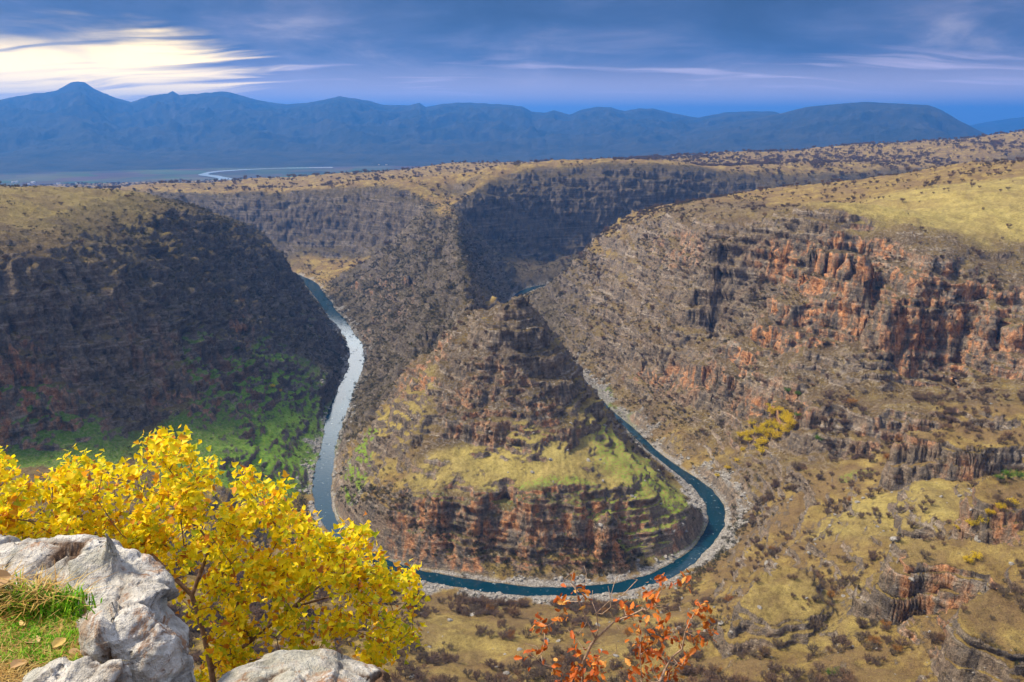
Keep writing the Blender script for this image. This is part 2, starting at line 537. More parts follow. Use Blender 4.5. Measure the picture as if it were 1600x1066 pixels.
def bil(tab, th, d):
    a = np.clip((th - TH0) / (TH1 - TH0) * (NTc - 1), 0, NTc - 1.001)
    b = np.clip((np.log(np.maximum(d, D0)) - lc[0]) / (lc[-1] - lc[0]) * (NDc - 1), 0, NDc - 1.001)
    i, j = a.astype(int), b.astype(int)
    fa, fb = a - i, b - j
    return (tab[i, j] * (1 - fa) * (1 - fb) + tab[i + 1, j] * fa * (1 - fb) + tab[i, j + 1] * (1 - fa) * fb + tab[i + 1, j + 1] * fa * fb)


# rock prows on the near slopes: (px, py, z at its foot, half length, half width, height, heading in degrees)
PROWS = [(1215, 990, 66, 26, 18, 18, 35), (1500, 950, 98, 34, 14, 24, -20), (1570, 1045, 112, 22, 16, 17, 30), (1520, 730, 90, 44, 16, 19, -15),
         (1575, 830, 114, 20, 15, 18, 10), (1385, 955, 88, 12, 9, 13, 10), (1010, 1058, 56, 12, 8, 5, 0), (690, 640, 74, 13, 9, 10, 60)]
PROWS = [(at_z(a, b, c), l, w, h, RAD(r)) for a, b, c, l, w, h, r in PROWS]


def height(x, y):
    """detailed ground height of the canyon country"""
    d = np.hypot(x, y)
    th = np.arctan2(x, y)
    amp = np.clip((d - 60) / 150, 0, 1)
    rd0 = bil(RD, th, d)
    wamp = amp * np.clip((rd0 - 10) / 50, 0, 1)
    wx = x + wamp * (5 * pn2(x / 60, y / 60) + 4 * pn2(x / 22 + 5, y / 22) + 2 * pn2(x / 8 + 9, y / 8))
    wy = y + wamp * (5 * pn2(x / 60 + 40, y / 60) + 4 * pn2(x / 22 + 25, y / 22) + 2 * pn2(x / 8 + 29, y / 8))
    d2 = np.hypot(wx, wy)
    t2 = np.arctan2(wx, wy)
    z = bil(ZB, t2, d2)
    e = np.maximum(d2 * 0.012, 4.0)
    gz = np.hypot(bil(ZB, t2, d2 + e) - bil(ZB, t2, d2 - e), bil(ZB, t2 + e / d2, d2) - bil(ZB, t2 - e / d2, d2)) / (2 * e)
    steep = sstep(gz, 0.22, 0.75)
    rd = rd0
    far = sstep(rd, 12, 70) * amp
    # gullies and spurs
    farw = sstep(d, 1000, 1350)
    z = z + far * (0.25 + 0.75 * steep) * ((13 * (ridged2(x / 95, y / 95, 4, 0.5) - 0.55)) * (1 - farw) + farw * 26 * (ridged2(x / 190, y / 190, 5, 0.55, 5) - 0.55) + 4.0 * (ridged2(x / 24, y / 24, 3, 0.5, 3.0) - 0.5))
    spine = far * sstep(y, 540, 600) * sstep(y, 1500, 1300) * sstep(x, -210, -150) * sstep(x, 110, 60) * sstep(z, 20, 60)
    z = z + spine * (11 * (ridged2(x / 42 + 3, y / 60, 4, 0.55, 7) - 0.5))
    # long low swells of the high ground
    z = z + sstep(d, 700, 1600) * (1 - steep) * sstep(rd, 100, 300) * (14 * fbm2(x / 420, y / 420, 3) + 4 * ridged2(x / 120, y / 120, 3))
    # beds of limestone: steps of uneven thickness
    zz = z + 0.05 * x + 0.02 * y + 14 * fbm2(x / 110, y / 110, 4, 0.55, 11)
    for thick, sh, seed in ((23.0, 0.42, 0.0), (8.3, 0.34, 50.0)):
        f = zz / thick
        fr = f - np.floor(f)
        st = np.floor(f) + sstep(fr, 0.50, 0.86)
        k = np.clip(0.42 + 1.7 * fbm2(x / 55, y / 55, 3, 0.5, seed), 0.0, 1.0) * (0.15 + 0.85 * steep) * far * (1 - 0.75 * sstep(-x, 190, 260) * sstep(y, 1250, 1100))
        dz = (st - f) * thick * k * sh * 1.7
        z = z + dz
        zz = zz + dz
    for (ox, oy, oz), ln, wd, hh, hd in PROWS:
        near = (np.abs(x - ox) < 90) & (np.abs(y - oy) < 90)
        if not near.any():
            continue
        xs, ys = x[near], y[near]
        u = (xs - ox) * math.cos(hd) + (ys - oy) * math.sin(hd)
        v = -(xs - ox) * math.sin(hd) + (ys - oy) * math.cos(hd)
        r = np.sqrt((u / ln) ** 2 + (v / wd) ** 2) + 0.34 * fbm2(xs / 13, ys / 13, 2, 0.4, 8)
        top = oz + hh + 0.10 * u + 0.12 * (v + wd) + 1.0 * fbm2(xs / 6, ys / 6, 3)
        k = 0.45 * sstep(r, 1.20, 1.08) + 0.40 * sstep(r, 1.02, 0.92) + 0.15 * sstep(r, 0.88, 0.80)
        zs = z[near]
        z[near] = np.where(top > zs, zs + (top - zs) * k, zs)
    # viewpoint: the brow the camera stands on
    npf = near_prof(d) + 0.0
    kk = sstep(d, 60, 150)
    z = npf * (1 - kk) + z * kk + (1 - kk) * np.clip((d - 12) / 20, 0, 1) * (3.0 * fbm2(x / 11, y / 11, 3))
    # bed and banks of the river
    wr = 6.6 + 2.6 * pn2(x / 70, y / 70) + 1.6 * pn2(x / 14, y / 14)
    wr = wr * (1 + 0.40 * sstep(y, 620, 900) * sstep(-x, 60, 150)) * (1 - 0.55 * sstep(y, 600, 720) * sstep(x, 30, 80))
    wr = wr * (1 - 0.22 * sstep(y, 640, 560))
    bank = -2.2 + 3.0 * sstep(rd, wr - 2.5, wr + 2.0) + 1.5 * sstep(rd, wr + 2, wr + 18) + 0.7 * (rd > wr) * fbm2(x / 5, y / 5, 3)
    kb = sstep(rd, wr + 1, wr + 10) * (d > 150) + (d <= 150)
    z = np.where(d > 150, bank * (1 - kb) + np.maximum(z, bank) * kb, z)
    return z, steep, rd
# ------------------------------------------------------------------ canyon mesh: rays out from the viewpoint, rows placed where the ground turns towards it
NCOL, NROW = 1120, 780
gth = np.linspace(TH0 + 0.01, TH1 - 0.01, 300)
gl = np.linspace(math.log(2.2), math.log(4550.0), 1500)
GT, GL = np.meshgrid(gth, gl, indexing='ij')
GD = np.exp(GL)
gz, _, _ = height(np.sin(GT) * GD, np.cos(GT) * GD)
dz = np.diff(gz, axis=1)
dd = np.diff(GD, axis=1)
rr = np.hypot(GD[:, 1:], gz[:, 1:] - EYE)
ca, sa = GD[:, 1:] / rr, (EYE - gz[:, 1:]) / rr
front = np.maximum(dd * sa + dz * ca, 0) / rr
lenw = np.hypot(dd, dz) / rr
wgt = front + 0.10 * np.minimum(lenw, 0.02) + 0.00008
wgt[:, gl[1:] < math.log(120)] *= 0.22
ker = np.hanning(27)[1:-1]
ker /= ker.sum()
wgt = np.apply_along_axis(lambda v: np.convolve(np.pad(v, 12, 'edge'), ker, 'valid'), 0, wgt)
k2 = np.hanning(17)[1:-1]
k2 /= k2.sum()
wgt = np.apply_along_axis(lambda v: np.convolve(np.pad(v, 7, 'edge'), k2, 'valid'), 1, wgt)
cum = np.concatenate([np.zeros((len(gth), 1)), np.cumsum(wgt, axis=1)], axis=1)
cum /= cum[:, -1:]
rowp = np.linspace(0, 1, NROW)
LD = np.stack([np.interp(rowp, cum[i], gl) for i in range(len(gth))])           # 300 x NROW
colp = np.linspace(0, len(gth) - 1.001, NCOL)
ci = colp.astype(int)
cf = (colp - ci)[:, None]
LDf = LD[ci] * (1 - cf) + LD[np.minimum(ci + 1, len(gth) - 1)] * cf
TH = (gth[ci] + (colp - ci) * (gth[1] - gth[0]))[:, None] * np.ones((1, NROW))
DD = np.exp(LDf)
TX, TY = np.sin(TH) * DD, np.cos(TH) * DD
TZ, STEEP, RDV = height(TX, TY)


def grid_normals(x, y, z):
    p = np.stack([x, y, z], -1)
    du = np.gradient(p, axis=0)
    dv = np.gradient(p, axis=1)
    n = np.cross(du, dv)
    n /= np.linalg.norm(n, axis=-1, keepdims=True) + 1e-9
    n[n[..., 2] < 0] *= -1
    return n


NRM = grid_normals(TX, TY, TZ)
rock0 = sstep(1 - NRM[..., 2], 0.16, 0.42)
nearriv = sstep(RDV, 10, 22) * np.clip((DD - 110) / 80, 0, 1)
# broken rock: blocks, flutes and ledges pushed in and out along the surface
sxz = fbm3(TX / 30, TY / 30, TZ / 46, 2)
blk = fbm3(TX / 9, TY / 9, TZ / 14 + 3, 3, 0.55)
bed = pn2(TZ / 3.4 + 0.6 * pn2(TX / 30, TY / 30) + 0.02 * TX, TX / 60 + TY / 60)
bed2 = pn2(TZ / 1.1 + 0.05 * TX + 0.8 * pn2(TX / 18, TY / 18), TX / 40 - TY / 40)
flt = 1 - np.abs(pn3(TX / 14 + 7, TY / 14, TZ / 32)) * 2.4
lw = sstep(-TX, 190, 260) * sstep(TY, 1250, 1100)
flv = 1 - np.abs(pn3(TX / 17 + 3, TY / 17, TZ / 110)) * 2.6
flw = 1 - np.abs(pn3(TX / 6.5 + 3, TY / 6.5, TZ / 40)) * 2.6
fl2 = 1 - np.abs(pn3(TX / 5.5, TY / 5.5, TZ / 7)) * 2.4
disp = rock0 * (4.0 * sxz + 3.8 * blk + (1 - 0.8 * lw) * (1.7 * np.tanh(3 * bed) + 1.0 * np.tanh(4 * bed2)) + lw * (7.0 * (flv - 0.5) + 3.0 * (flw - 0.5)) + 1.7 * (flt - 0.45) + 1.6 * (fl2 - 0.45)) + (1 - rock0) * (1.3 * fbm2(TX / 12, TY / 12, 4, 0.6))
disp *= nearriv * np.clip(DD / 620, 0.2, 1.4)
PX_, PY_, PZ_ = TX + NRM[..., 0] * disp, TY + NRM[..., 1] * disp, TZ + NRM[..., 2] * disp
NRM = grid_normals(PX_, PY_, PZ_)

# what grows or lies where
ppx, ppy = to_px(PX_, PY_, PZ_)
north = fbm2(TX / 60, TY / 60, 3, 0.5, 21)


def region(x0, y0, z0, rx, ry, soft=0.5):
    q = np.sqrt(((TX - x0) / rx) ** 2 + ((TY - y0) / ry) ** 2) + 0.35 * north
    return sstep(q, 1.0 + soft * 0.5, 1.0 - soft * 0.5)


green = np.zeros_like(TX)
for px, py, z, rx, ry, s in [(420, 650, 34, 66, 95, 1.), (470, 610, 25, 45, 65, 1.), (350, 700, 46, 60, 60, 1.), (100, 690, 72, 45, 30, .9), (20, 690, 78, 35, 30, .9), (240, 690, 60, 30, 30, .7),
                             (380, 570, 70, 20, 16, .8), (480, 520, 45, 20, 20, .6), (1010, 740, 40, 44, 62, .46), (1060, 780, 26, 36, 30, .5), (930, 620, 8, 25, 60, .7), (560, 740, 20, 16, 60, .6),
                             (1590, 745, 108, 16, 10, .5), (1340, 740, 62, 14, 8, .4), (900, 855, 8, 70, 14, .45), (660, 860, 8, 40, 12, .4), (960, 640, 12, 22, 60, .6)]:
    c = at_z(px, py, z)
    green = np.maximum(green, s * region(c[0], c[1], c[2], rx, ry))
orange = np.zeros_like(TX)
for px, py, z, rx, ry, s in [(1270, 410, 175, 75, 40, 1.), (1340, 420, 172, 40, 40, .9), (1430, 520, 128, 40, 30, .8), (1560, 520, 135, 60, 40, 1.), (1200, 640, 55, 40, 40, .3), (1080, 600, 45, 60, 40, .2),
                             (830, 830, 30, 80, 30, 1.), (680, 820, 30, 40, 30, .9), (1000, 825, 28, 50, 25, .7), (1500, 960, 106, 34, 24, .8), (1580, 700, 100, 50, 20, .5), (1590, 830, 115, 30, 20, .6),
                             (800, 650, 95, 70, 60, .45), (660, 590, 90, 25, 30, .7), (370, 520, 110, 30, 40, .5), (20, 610, 120, 40, 60, .9), (310, 610, 75, 60, 40, .4), (600, 450, 80, 60, 80, .4),
                             (1300, 500, 120, 60, 50, .2), (1450, 660, 85, 60, 20, .5)]:
    c = at_z(px, py, z)
    orange = np.maximum(orange, s * region(c[0], c[1], c[2], rx, ry))
for cx_, cy_, rx, ry, s, d0_, d1_ in [(1270, 408, 95, 40, 1., 600, 1000), (1350, 430, 40, 60, .9, 600, 1000), (1430, 525, 45, 40, 1., 550, 850), (1555, 520, 70, 55, 1., 550, 850), (1480, 470, 60, 30, .8, 550, 900), (22, 600, 34, 60, 1., 400, 900),
                                     (375, 515, 24, 34, .9, 500, 1100), (300, 620, 70, 34, .7, 400, 900), (120, 640, 60, 40, .6, 400, 900), (655, 600, 34, 26, 1., 500, 800), (735, 650, 55, 45, .8, 500, 700), (850, 660, 40, 40, .8, 500, 700),
                                     (840, 838, 150, 36, 1., 430, 560), (680, 825, 60, 34, 1., 430, 600), (1010, 832, 70, 20, .8, 430, 600), (1210, 640, 70, 26, .9, 500, 900), (1070, 592, 80, 18, .8, 600, 1000), (1420, 680, 100, 16, .9, 450, 700),
                                     (1500, 965, 50, 34, 1., 200, 400), (1580, 835, 34, 34, .9, 200, 450), (1530, 735, 70, 26, .6, 300, 600), (590, 445, 50, 22, .7, 900, 1500), (1060, 390, 40, 30, .5, 800, 1200)]:
    q_ = np.sqrt(((ppx - cx_) / rx) ** 2 + ((ppy - cy_) / ry) ** 2) + 0.4 * north
    orange = np.maximum(orange, s * sstep(q_, 1.25, 0.75) * (DD > d0_) * (DD < d1_))
orange = np.maximum(orange, 0.08)
gn = fbm2(TX / 16, TY / 16, 3, 0.6, 77)
gravel = sstep(RDV + 16 * gn + 8 * north, 17, 10) * (DD > 150) * sstep(NRM[..., 2], 0.75, 0.9)
bend = sstep(TX, 110, 150) * sstep(TY, 680, 600) * sstep(TY, 480, 520)
gravel = np.maximum(gravel, sstep(RDV - 13 * bend + 10 * gn, 10.5, 7.0) * (DD > 150) * sstep(NRM[..., 2], 0.7, 0.85))
meadow = np.zeros_like(TX)
for px, py, z, rx, ry, s in [(1520, 335, 211, 160, 70, 1.), (1600, 300, 226, 220, 110, .8), (1400, 800, 78, 45, 40, .8), (1300, 960, 82, 40, 22, .5), (1060, 1000, 52, 50, 25, .3), (700, 990, 46, 40, 25, .4),
                             (800, 735, 55, 75, 26, 1.), (620, 690, 50, 34, 50, .7), (1010, 740, 40, 55, 65, 1.), (440, 630, 30, 60, 70, .7), (30, 330, 212, 160, 160, .5)]:
    c = at_z(px, py, z)
    meadow = np.maximum(meadow, s * region(c[0], c[1], c[2], rx, ry))
# scrub and lichened stone of left wall and gorge, with shade painted in dark
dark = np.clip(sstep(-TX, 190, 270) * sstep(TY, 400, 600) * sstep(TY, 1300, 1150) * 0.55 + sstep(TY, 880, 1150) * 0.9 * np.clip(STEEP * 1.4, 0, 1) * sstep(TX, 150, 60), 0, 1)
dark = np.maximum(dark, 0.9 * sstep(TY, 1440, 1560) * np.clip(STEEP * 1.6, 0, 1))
dark = np.maximum(dark, 1.0 * sstep(TY, 660, 720) * sstep(TX, -30, -62) * sstep(TY, 1500, 1350) * (TX > -420))  # cloud shade on the crest's left flank, painted into the ground colour
dark = np.maximum(dark, 0.9 * sstep(TY, 1380, 1480) * sstep(PZ_, 70, 40) * sstep(TX, -60, 0))  # gorge floor: shade put into its colour

rocky = np.zeros_like(TX)
for px, py, z, rx, ry, s in [(800, 600, 110, 72, 75, 1.), (740, 520, 130, 60, 90, .8), (1250, 450, 150, 110, 110, .7), (1450, 480, 140, 110, 80, .8), (1400, 600, 98, 150, 60, .5), (1050, 430, 120, 150, 260, .55)]:
    c = at_z(px, py, z)
    rocky = np.maximum(rocky, s * region(c[0], c[1], c[2], rx, ry))
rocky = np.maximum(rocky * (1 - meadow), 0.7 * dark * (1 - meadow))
idx = np.arange(NCOL * NROW, dtype=np.int32).reshape(NCOL, NROW)
fa = np.stack([idx[:-1, :-1], idx[1:, :-1], idx[1:, 1:], idx[:-1, 1:]], -1).reshape(-1, 4)
ter = mesh_np('terrain', np.stack([PX_, PY_, PZ_], -1).reshape(-1, 3), fa, smooth=True)
set_attr(ter, 'mask', np.stack([green, orange, gravel, np.ones_like(green)], -1).reshape(-1, 4), 'FLOAT_COLOR')
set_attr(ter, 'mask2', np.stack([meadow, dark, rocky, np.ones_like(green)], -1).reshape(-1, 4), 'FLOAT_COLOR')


def mat_new(name):
    m = bpy.data.materials.new(name)
    m.use_nodes = True
    T = NT(m.node_tree)
    out = T.add('ShaderNodeOutputMaterial')
    return m, T, out


def finish(T, out, color, rough=0.9, bump=None, strength=0.5, dist=0.1, spec=0.15, **kw):
    p = T.add('ShaderNodeBsdfPrincipled', {'Base Color': color, 'Roughness': rough, 'Specular IOR Level': spec})
    for k, v in kw.items():
        T.set(p, k, v)
    if bump is not None:
        b = T.add('ShaderNodeBump', {'Strength': strength, 'Distance': dist, 'Height': bump})
        T.t.links.new(b.outputs[0], p.inputs['Normal'])
    T.t.links.new(p.outputs[0], out.inputs[0])
    return p


def terrain_material():
    m, T, out = mat_new('canyon_ground')
    geo = T.add('ShaderNodeNewGeometry')
    pos = geo.outputs['Position']
    nz = T.add('ShaderNodeSeparateXYZ', {0: geo.outputs['Normal']}).outputs[2]
    mk = T.add('ShaderNodeSeparateColor', {0: T.add('ShaderNodeVertexColor', layer_name='mask').outputs[0]})
    mk2 = T.add('ShaderNodeSeparateColor', {0: T.add('ShaderNodeVertexColor', layer_name='mask2').outputs[0]})
    gr, org, grav = mk.outputs[0], mk.outputs[1], mk.outputs[2]
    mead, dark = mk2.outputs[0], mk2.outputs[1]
    n_big = T.noise(pos, 0.012, 5.0, 0.6)
    n_mid = T.noise(pos, 0.07, 6.0, 0.62)
    n_fine = T.noise(pos, 0.45, 6.0, 0.65)
    n_grit = T.noise(pos, 2.2, 4.0, 0.75)
    streak = T.noise(T.mapping(pos, (0.16, 0.16, 0.018)), 1.0, 6.0, 0.62, 0.4)
    beds = T.noise(T.mapping(pos, (0.012, 0.012, 0.32)), 1.0, 5.0, 0.6, 0.5)
    # rock
    rk = T.ramp(T.math('ADD', T.math('MULTIPLY', n_fine, 0.55), T.math('MULTIPLY', beds, 0.45)),
                [(0.30, (0.055, 0.048, 0.046)), (0.44, (0.13, 0.108, 0.088)), (0.56, (0.22, 0.178, 0.135)), (0.70, (0.40, 0.35, 0.29))])
    rk = T.mix(T.math('MULTIPLY', T.smooth(beds, 0.56, 0.64), 0.45), rk, (0.36, 0.32, 0.28))
    rk = T.mix(T.math('MULTIPLY', T.smooth(streak, 0.50, 0.64), 0.5), rk, (0.06, 0.056, 0.062))
    om = T.math('MULTIPLY', org, T.smooth(T.math('ADD', T.math('MULTIPLY', streak, 0.7), T.math('MULTIPLY', n_mid, 0.4)), 0.62, 0.42))
    om = T.math('MULTIPLY', om, T.math('MULTIPLY', T.smooth(nz, 0.80, 0.58), T.smooth(T.noise(T.mapping(pos, (0.05, 0.05, 0.09)), 1.0, 4.0, 0.6), 0.34, 0.48)))
    oc = T.ramp(n_fine, [(0.30, (0.30, 0.115, 0.045)), (0.52, (0.54, 0.25, 0.11)), (0.72, (0.66, 0.42, 0.24))])
    rk = T.mix(om, rk, oc)
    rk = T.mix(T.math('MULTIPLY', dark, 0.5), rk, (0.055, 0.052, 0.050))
    # dry grass and earth
    gs = T.ramp(T.math('ADD', T.math('MULTIPLY', n_mid, 0.6), T.math('MULTIPLY', n_fine, 0.4)),
                [(0.32, (0.085, 0.052, 0.024)), (0.45, (0.17, 0.115, 0.045)), (0.56, (0.28, 0.205, 0.068)), (0.70, (0.40, 0.32, 0.115))])
    md = T.ramp(T.math('ADD', T.math('MULTIPLY', n_mid, 0.4), T.math('MULTIPLY', n_fine, 0.6)), [(0.34, (0.17, 0.135, 0.05)), (0.50, (0.32, 0.265, 0.085)), (0.66, (0.44, 0.37, 0.14))])
    gs = T.mix(T.math('MULTIPLY', mead, 0.85), gs, md)
    gcol = T.ramp(n_fine, [(0.3, (0.06, 0.11, 0.014)), (0.5, (0.13, 0.25, 0.024)), (0.72, (0.25, 0.34, 0.05))])
    gs = T.mix(T.math('MULTIPLY', T.smooth(T.noise(pos, 0.03, 5.0, 0.6, 0.5), 0.45, 0.57), T.math('SUBTRACT', 0.75, T.math('MULTIPLY', mead, 0.5))), gs, T.mix(n_fine, (0.085, 0.052, 0.028), (0.24, 0.165, 0.085)))
    gs = T.mix(T.math('MULTIPLY', T.smooth(T.math('ADD', gr, T.math('MULTIPLY', T.math('SUBTRACT', n_fine, 0.5), 1.6)), 0.30, 0.75), T.smooth(gr, 0.02, 0.2)), gs, gcol)
    litter = T.math('MULTIPLY', T.smooth(n_fine, 0.55, 0.66), T.math('SUBTRACT', 1.0, T.math('MULTIPLY', mead, 0.8)))
    gs = T.mix(T.math('MULTIPLY', litter, 0.6), gs, (0.085, 0.058, 0.040))
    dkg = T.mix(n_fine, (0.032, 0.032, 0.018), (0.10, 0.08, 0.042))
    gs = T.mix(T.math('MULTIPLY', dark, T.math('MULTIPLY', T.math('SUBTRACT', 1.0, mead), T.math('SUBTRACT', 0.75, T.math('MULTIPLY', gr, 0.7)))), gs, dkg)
    gs = T.mix(0.85, gs, T.mix(1.0, gs, T.ramp(n_grit, [(0.32, (0.26, 0.22, 0.18)), (0.48, (0.90, 0.88, 0.84)), (0.64, (1.35, 1.34, 1.25))]), 'MULTIPLY'))
    rk = T.mix(0.8, rk, T.mix(1.0, rk, T.ramp(n_grit, [(0.32, (0.22, 0.21, 0.20)), (0.48, (0.90, 0.90, 0.90)), (0.64, (1.6, 1.55, 1.48))]), 'MULTIPLY'))
    rf = T.smooth(T.math('ADD', nz, T.math('MULTIPLY', T.math('SUBTRACT', n_fine, 0.5), 0.5)), 0.86, 0.66)
    rf = T.math('MAXIMUM', rf, T.math('MULTIPLY', mk2.outputs[2], T.smooth(n_fine, 0.40, 0.56)))
    col = T.mix(rf, gs, rk)
    gvc = T.ramp(T.noise(pos, 0.9, 5.0, 0.7), [(0.3, (0.08, 0.075, 0.07)), (0.5, (0.22, 0.205, 0.19)), (0.7, (0.50, 0.48, 0.46))])
    col = T.mix(T.math('MULTIPLY', grav, 0.9), col, gvc)
    h = T.math('ADD', T.math('MULTIPLY', n_fine, T.math('ADD', 0.5, T.math('MULTIPLY', rf, 1.9))), T.math('MULTIPLY', n_grit, 0.7))
    h = T.math('ADD', h, T.math('MULTIPLY', T.math('MULTIPLY', beds, rf), 1.6))
    finish(T, out, col, 0.95, h, 1.0, 1.0, 0.1)
    return m


canyon = new_obj('terrain', ter, terrain_material(), kind='structure')


# ------------------------------------------------------------------ river
def water_material(name, base, rough):
    m, T, out = mat_new(name)
    pos = T.add('ShaderNodeNewGeometry').outputs['Position']
    n = T.noise(T.mapping(pos, (1, 1, 1)), 0.35, 5.0, 0.6)
    foam = T.math('MULTIPLY', T.smooth(T.noise(pos, 0.22, 6.0, 0.7), 0.60, 0.72), 0.55)
    col = T.mix(T.noise(pos, 0.03, 3.0), base, tuple(c * 1.7 for c in base))
    col = T.mix(foam, col, (0.55, 0.62, 0.64))
    p = finish(T, out, col, rough, n, 0.22, 0.3, 0.5)
    T.set(p, 'IOR', 1.33)
    return m


w_m = water_material('river_water', (0.002, 0.018, 0.030), 0.06)


def ribbon(name, pl, half, z):
    pl = np.asarray(pl)
    t = np.gradient(pl, axis=0)
    t /= np.linalg.norm(t, axis=1, keepdims=True)
    nn = np.stack([-t[:, 1], t[:, 0]], 1)
    k = 7
    offs = np.linspace(-1, 1, k)
    half = np.broadcast_to(half, (len(pl),))
    v = pl[:, None, :] + nn[:, None, :] * (offs[None, :, None] * half[:, None, None])
    v = np.concatenate([v, np.full(v.shape[:2] + (1,), z)], -1).reshape(-1, 3)
    i = np.arange(len(pl) * k).reshape(len(pl), k)
    f = np.stack([i[:-1, :-1], i[:-1, 1:], i[1:, 1:], i[1:, :-1]], -1).reshape(-1, 4)
    return mesh_np(name, v, f, True)


new_obj('river', ribbon('river', spline(river, 6.0), 17.0, 0.0), w_m, kind='structure')

# ------------------------------------------------------------------ the plain behind the plateau, its river, and the mountains
def plain_material():
    m, T, out = mat_new('plain_ground')
    pos = T.add('ShaderNodeNewGeometry').outputs['Position']
    a = T.noise(pos, 0.0012, 6.0, 0.65)
    v = T.add('ShaderNodeTexVoronoi', {'Vector': pos, 'Scale': 0.004})
    col = T.ramp(a, [(0.35, (0.03, 0.035, 0.02)), (0.55, (0.07, 0.07, 0.04)), (0.7, (0.12, 0.105, 0.06))])
    col = T.mix(0.35, col, T.mix(1.0, v.outputs[1], (0.12, 0.12, 0.06), 'MULTIPLY'))
    finish(T, out, col, 0.95, spec=0.1)
    return m


n = 90
gx, gy = np.meshgrid(np.linspace(-30000, 30000, n), np.linspace(-1500, 40000, n), indexing='ij')
gzp = -60 + 0 * gx
hide = np.hypot(gx, gy) < 3300
gzp = np.where(hide, -125, gzp)
i = np.arange(n * n).reshape(n, n)
new_obj('ground', mesh_np('ground', np.stack([gx, gy, gzp], -1).reshape(-1, 3), np.stack([i[:-1, :-1], i[1:, :-1], i[1:, 1:], i[:-1, 1:]], -1).reshape(-1, 4)), plain_material(), kind='structure')
fr = [at_z(px, py, -59)[:2] for px, py in [(60, 311), (130, 304), (190, 297), (250, 292), (310, 287), (352, 281), (335, 276), (318, 273), (345, 268), (420, 264), (520, 262)]]
frs = spline(fr, 40.0)
new_obj('river', ribbon('valley_river', frs, 38 + 26 * pn2(np.arange(len(frs)) / 9.0, np.zeros(len(frs))), -57.0), water_material('valley_water', (0.12, 0.16, 0.19), 0.3), kind='structure')


def range_mesh(name, sky_px, dist, depth_f, depth_b, seed, nrow=150, ncol=700, rough=1.0):
    px = np.array([p[0] for p in sky_px], float)
    py = np.array([p[1] for p in sky_px], float)
    cols = np.linspace(px[0], px[-1], ncol)
    ysk = np.interp(cols, px, py)
    th, ztop = [], []
    for a, b in zip(cols, ysk):
        r = ray(a, b)
        th.append(math.atan2(r[0], r[1]))
        ztop.append(EYE + dist * r[2] / math.hypot(r[0], r[1]))
    th, ztop = np.array(th), np.array(ztop)
    ztop = ztop + dist * 0.0011 * ridged2(th * 60 + seed, th * 0 + seed, 4, 0.6) * rough
    s = np.concatenate([np.linspace(-depth_f, 0, nrow * 2 // 3), np.linspace(0, depth_b, nrow // 3)[1:]])
    S, A_ = np.meshgrid(s, th)
    D = dist + S
    X, Yv = np.sin(A_) * D, np.cos(A_) * D
    hgt = (ztop + 62)[:, None]
    prof = np.where(S < 0, np.clip(1 + S / depth_f, 0, 1) ** 1.35, np.clip(1 - S / depth_b, 0, 1))
    spur = ridged2(X / 1300, Yv / 1300, 6, 0.62, seed) - 0.5
    ztj = 1
    z = -62 + hgt * prof + spur * 620 * rough * prof * np.clip(np.abs(S) / 500, 0, 1) * np.clip(1.2 - prof, 0, 1) * 1.6
    z = np.maximum(z, -66)
    z = np.where(S == 0, -62 + hgt, np.minimum(z, -62 + hgt * (1 - 0.00002 * np.abs(S)) * np.where(S < 0, np.clip(1 + S / depth_f / 2.2, 0, 1), 1)))
    i = np.arange(z.size).reshape(z.shape)
    return mesh_np(name, np.stack([X, Yv, z], -1).reshape(-1, 3), np.stack([i[:-1, :-1], i[1:, :-1], i[1:, 1:], i[:-1, 1:]], -1).reshape(-1, 4), True)


def mountain_material():
    m, T, out = mat_new('mountain_ground')
    geo = T.add('ShaderNodeNewGeometry')
    pos = geo.outputs['Position']
    nz = T.add('ShaderNodeSeparateXYZ', {0: geo.outputs['Normal']}).outputs[2]
    a = T.noise(pos, 0.003, 7.0, 0.65)
    col = T.mix(T.smooth(nz, 0.62, 0.86), T.ramp(a, [(0.35, (0.03, 0.03, 0.03)), (0.65, (0.075, 0.07, 0.065))]), T.ramp(a, [(0.35, (0.02, 0.023, 0.014)), (0.65, (0.045, 0.042, 0.027))]))
    finish(T, out, col, 0.95, a, 1.0, 60.0, 0.1)
    return m


mm = mountain_material()
SKY_FAR = [(-420, 150), (-300, 165), (-200, 148), (-120, 160), (-60, 152), (0, 157), (50, 147), (85, 143), (100, 136), (112, 130), (122, 128), (132, 131), (150, 142), (180, 155), (205, 160), (235, 152), (262, 147), (270, 145), (280, 149), (310, 146),
           (345, 143), (360, 145), (390, 155), (420, 161), (450, 164), (490, 160), (515, 155), (530, 151), (545, 153), (575, 158), (600, 165), (640, 167), (655, 163), (665, 167), (690, 165), (720, 160), (735, 160), (760, 164), (790, 164),
           (815, 168), (830, 176), (850, 178), (865, 174), (890, 180), (910, 172), (935, 168), (955, 169), (975, 175), (1000, 170), (1020, 170), (1050, 178), (1090, 184), (1130, 178), (1170, 176), (1210, 174), (1225, 180), (1300, 196), (1400, 215)]
SKY_FAR = [(a, b + 0.8 * math.sin(a * 0.9) + 0.7 * math.sin(a * 0.37)) for a, b in SKY_FAR]
SKY_NEAR = [(640, 275), (760, 262), (850, 246), (950, 228), (1050, 208), (1150, 190), (1220, 178), (1260, 168), (1300, 164), (1350, 160), (1400, 162.5), (1450, 165), (1470, 172), (1500, 190), (1540, 210), (1620, 232), (1720, 250)]
SKY_FAINT = [(1380, 226), (1480, 204), (1540, 192), (1580, 186), (1640, 181), (1720, 186), (1850, 176), (2000, 190)]
new_obj('mountain_range', range_mesh('mountain_range', SKY_FAR, 13000, 6200, 4000, 2.0), mm, kind='structure')
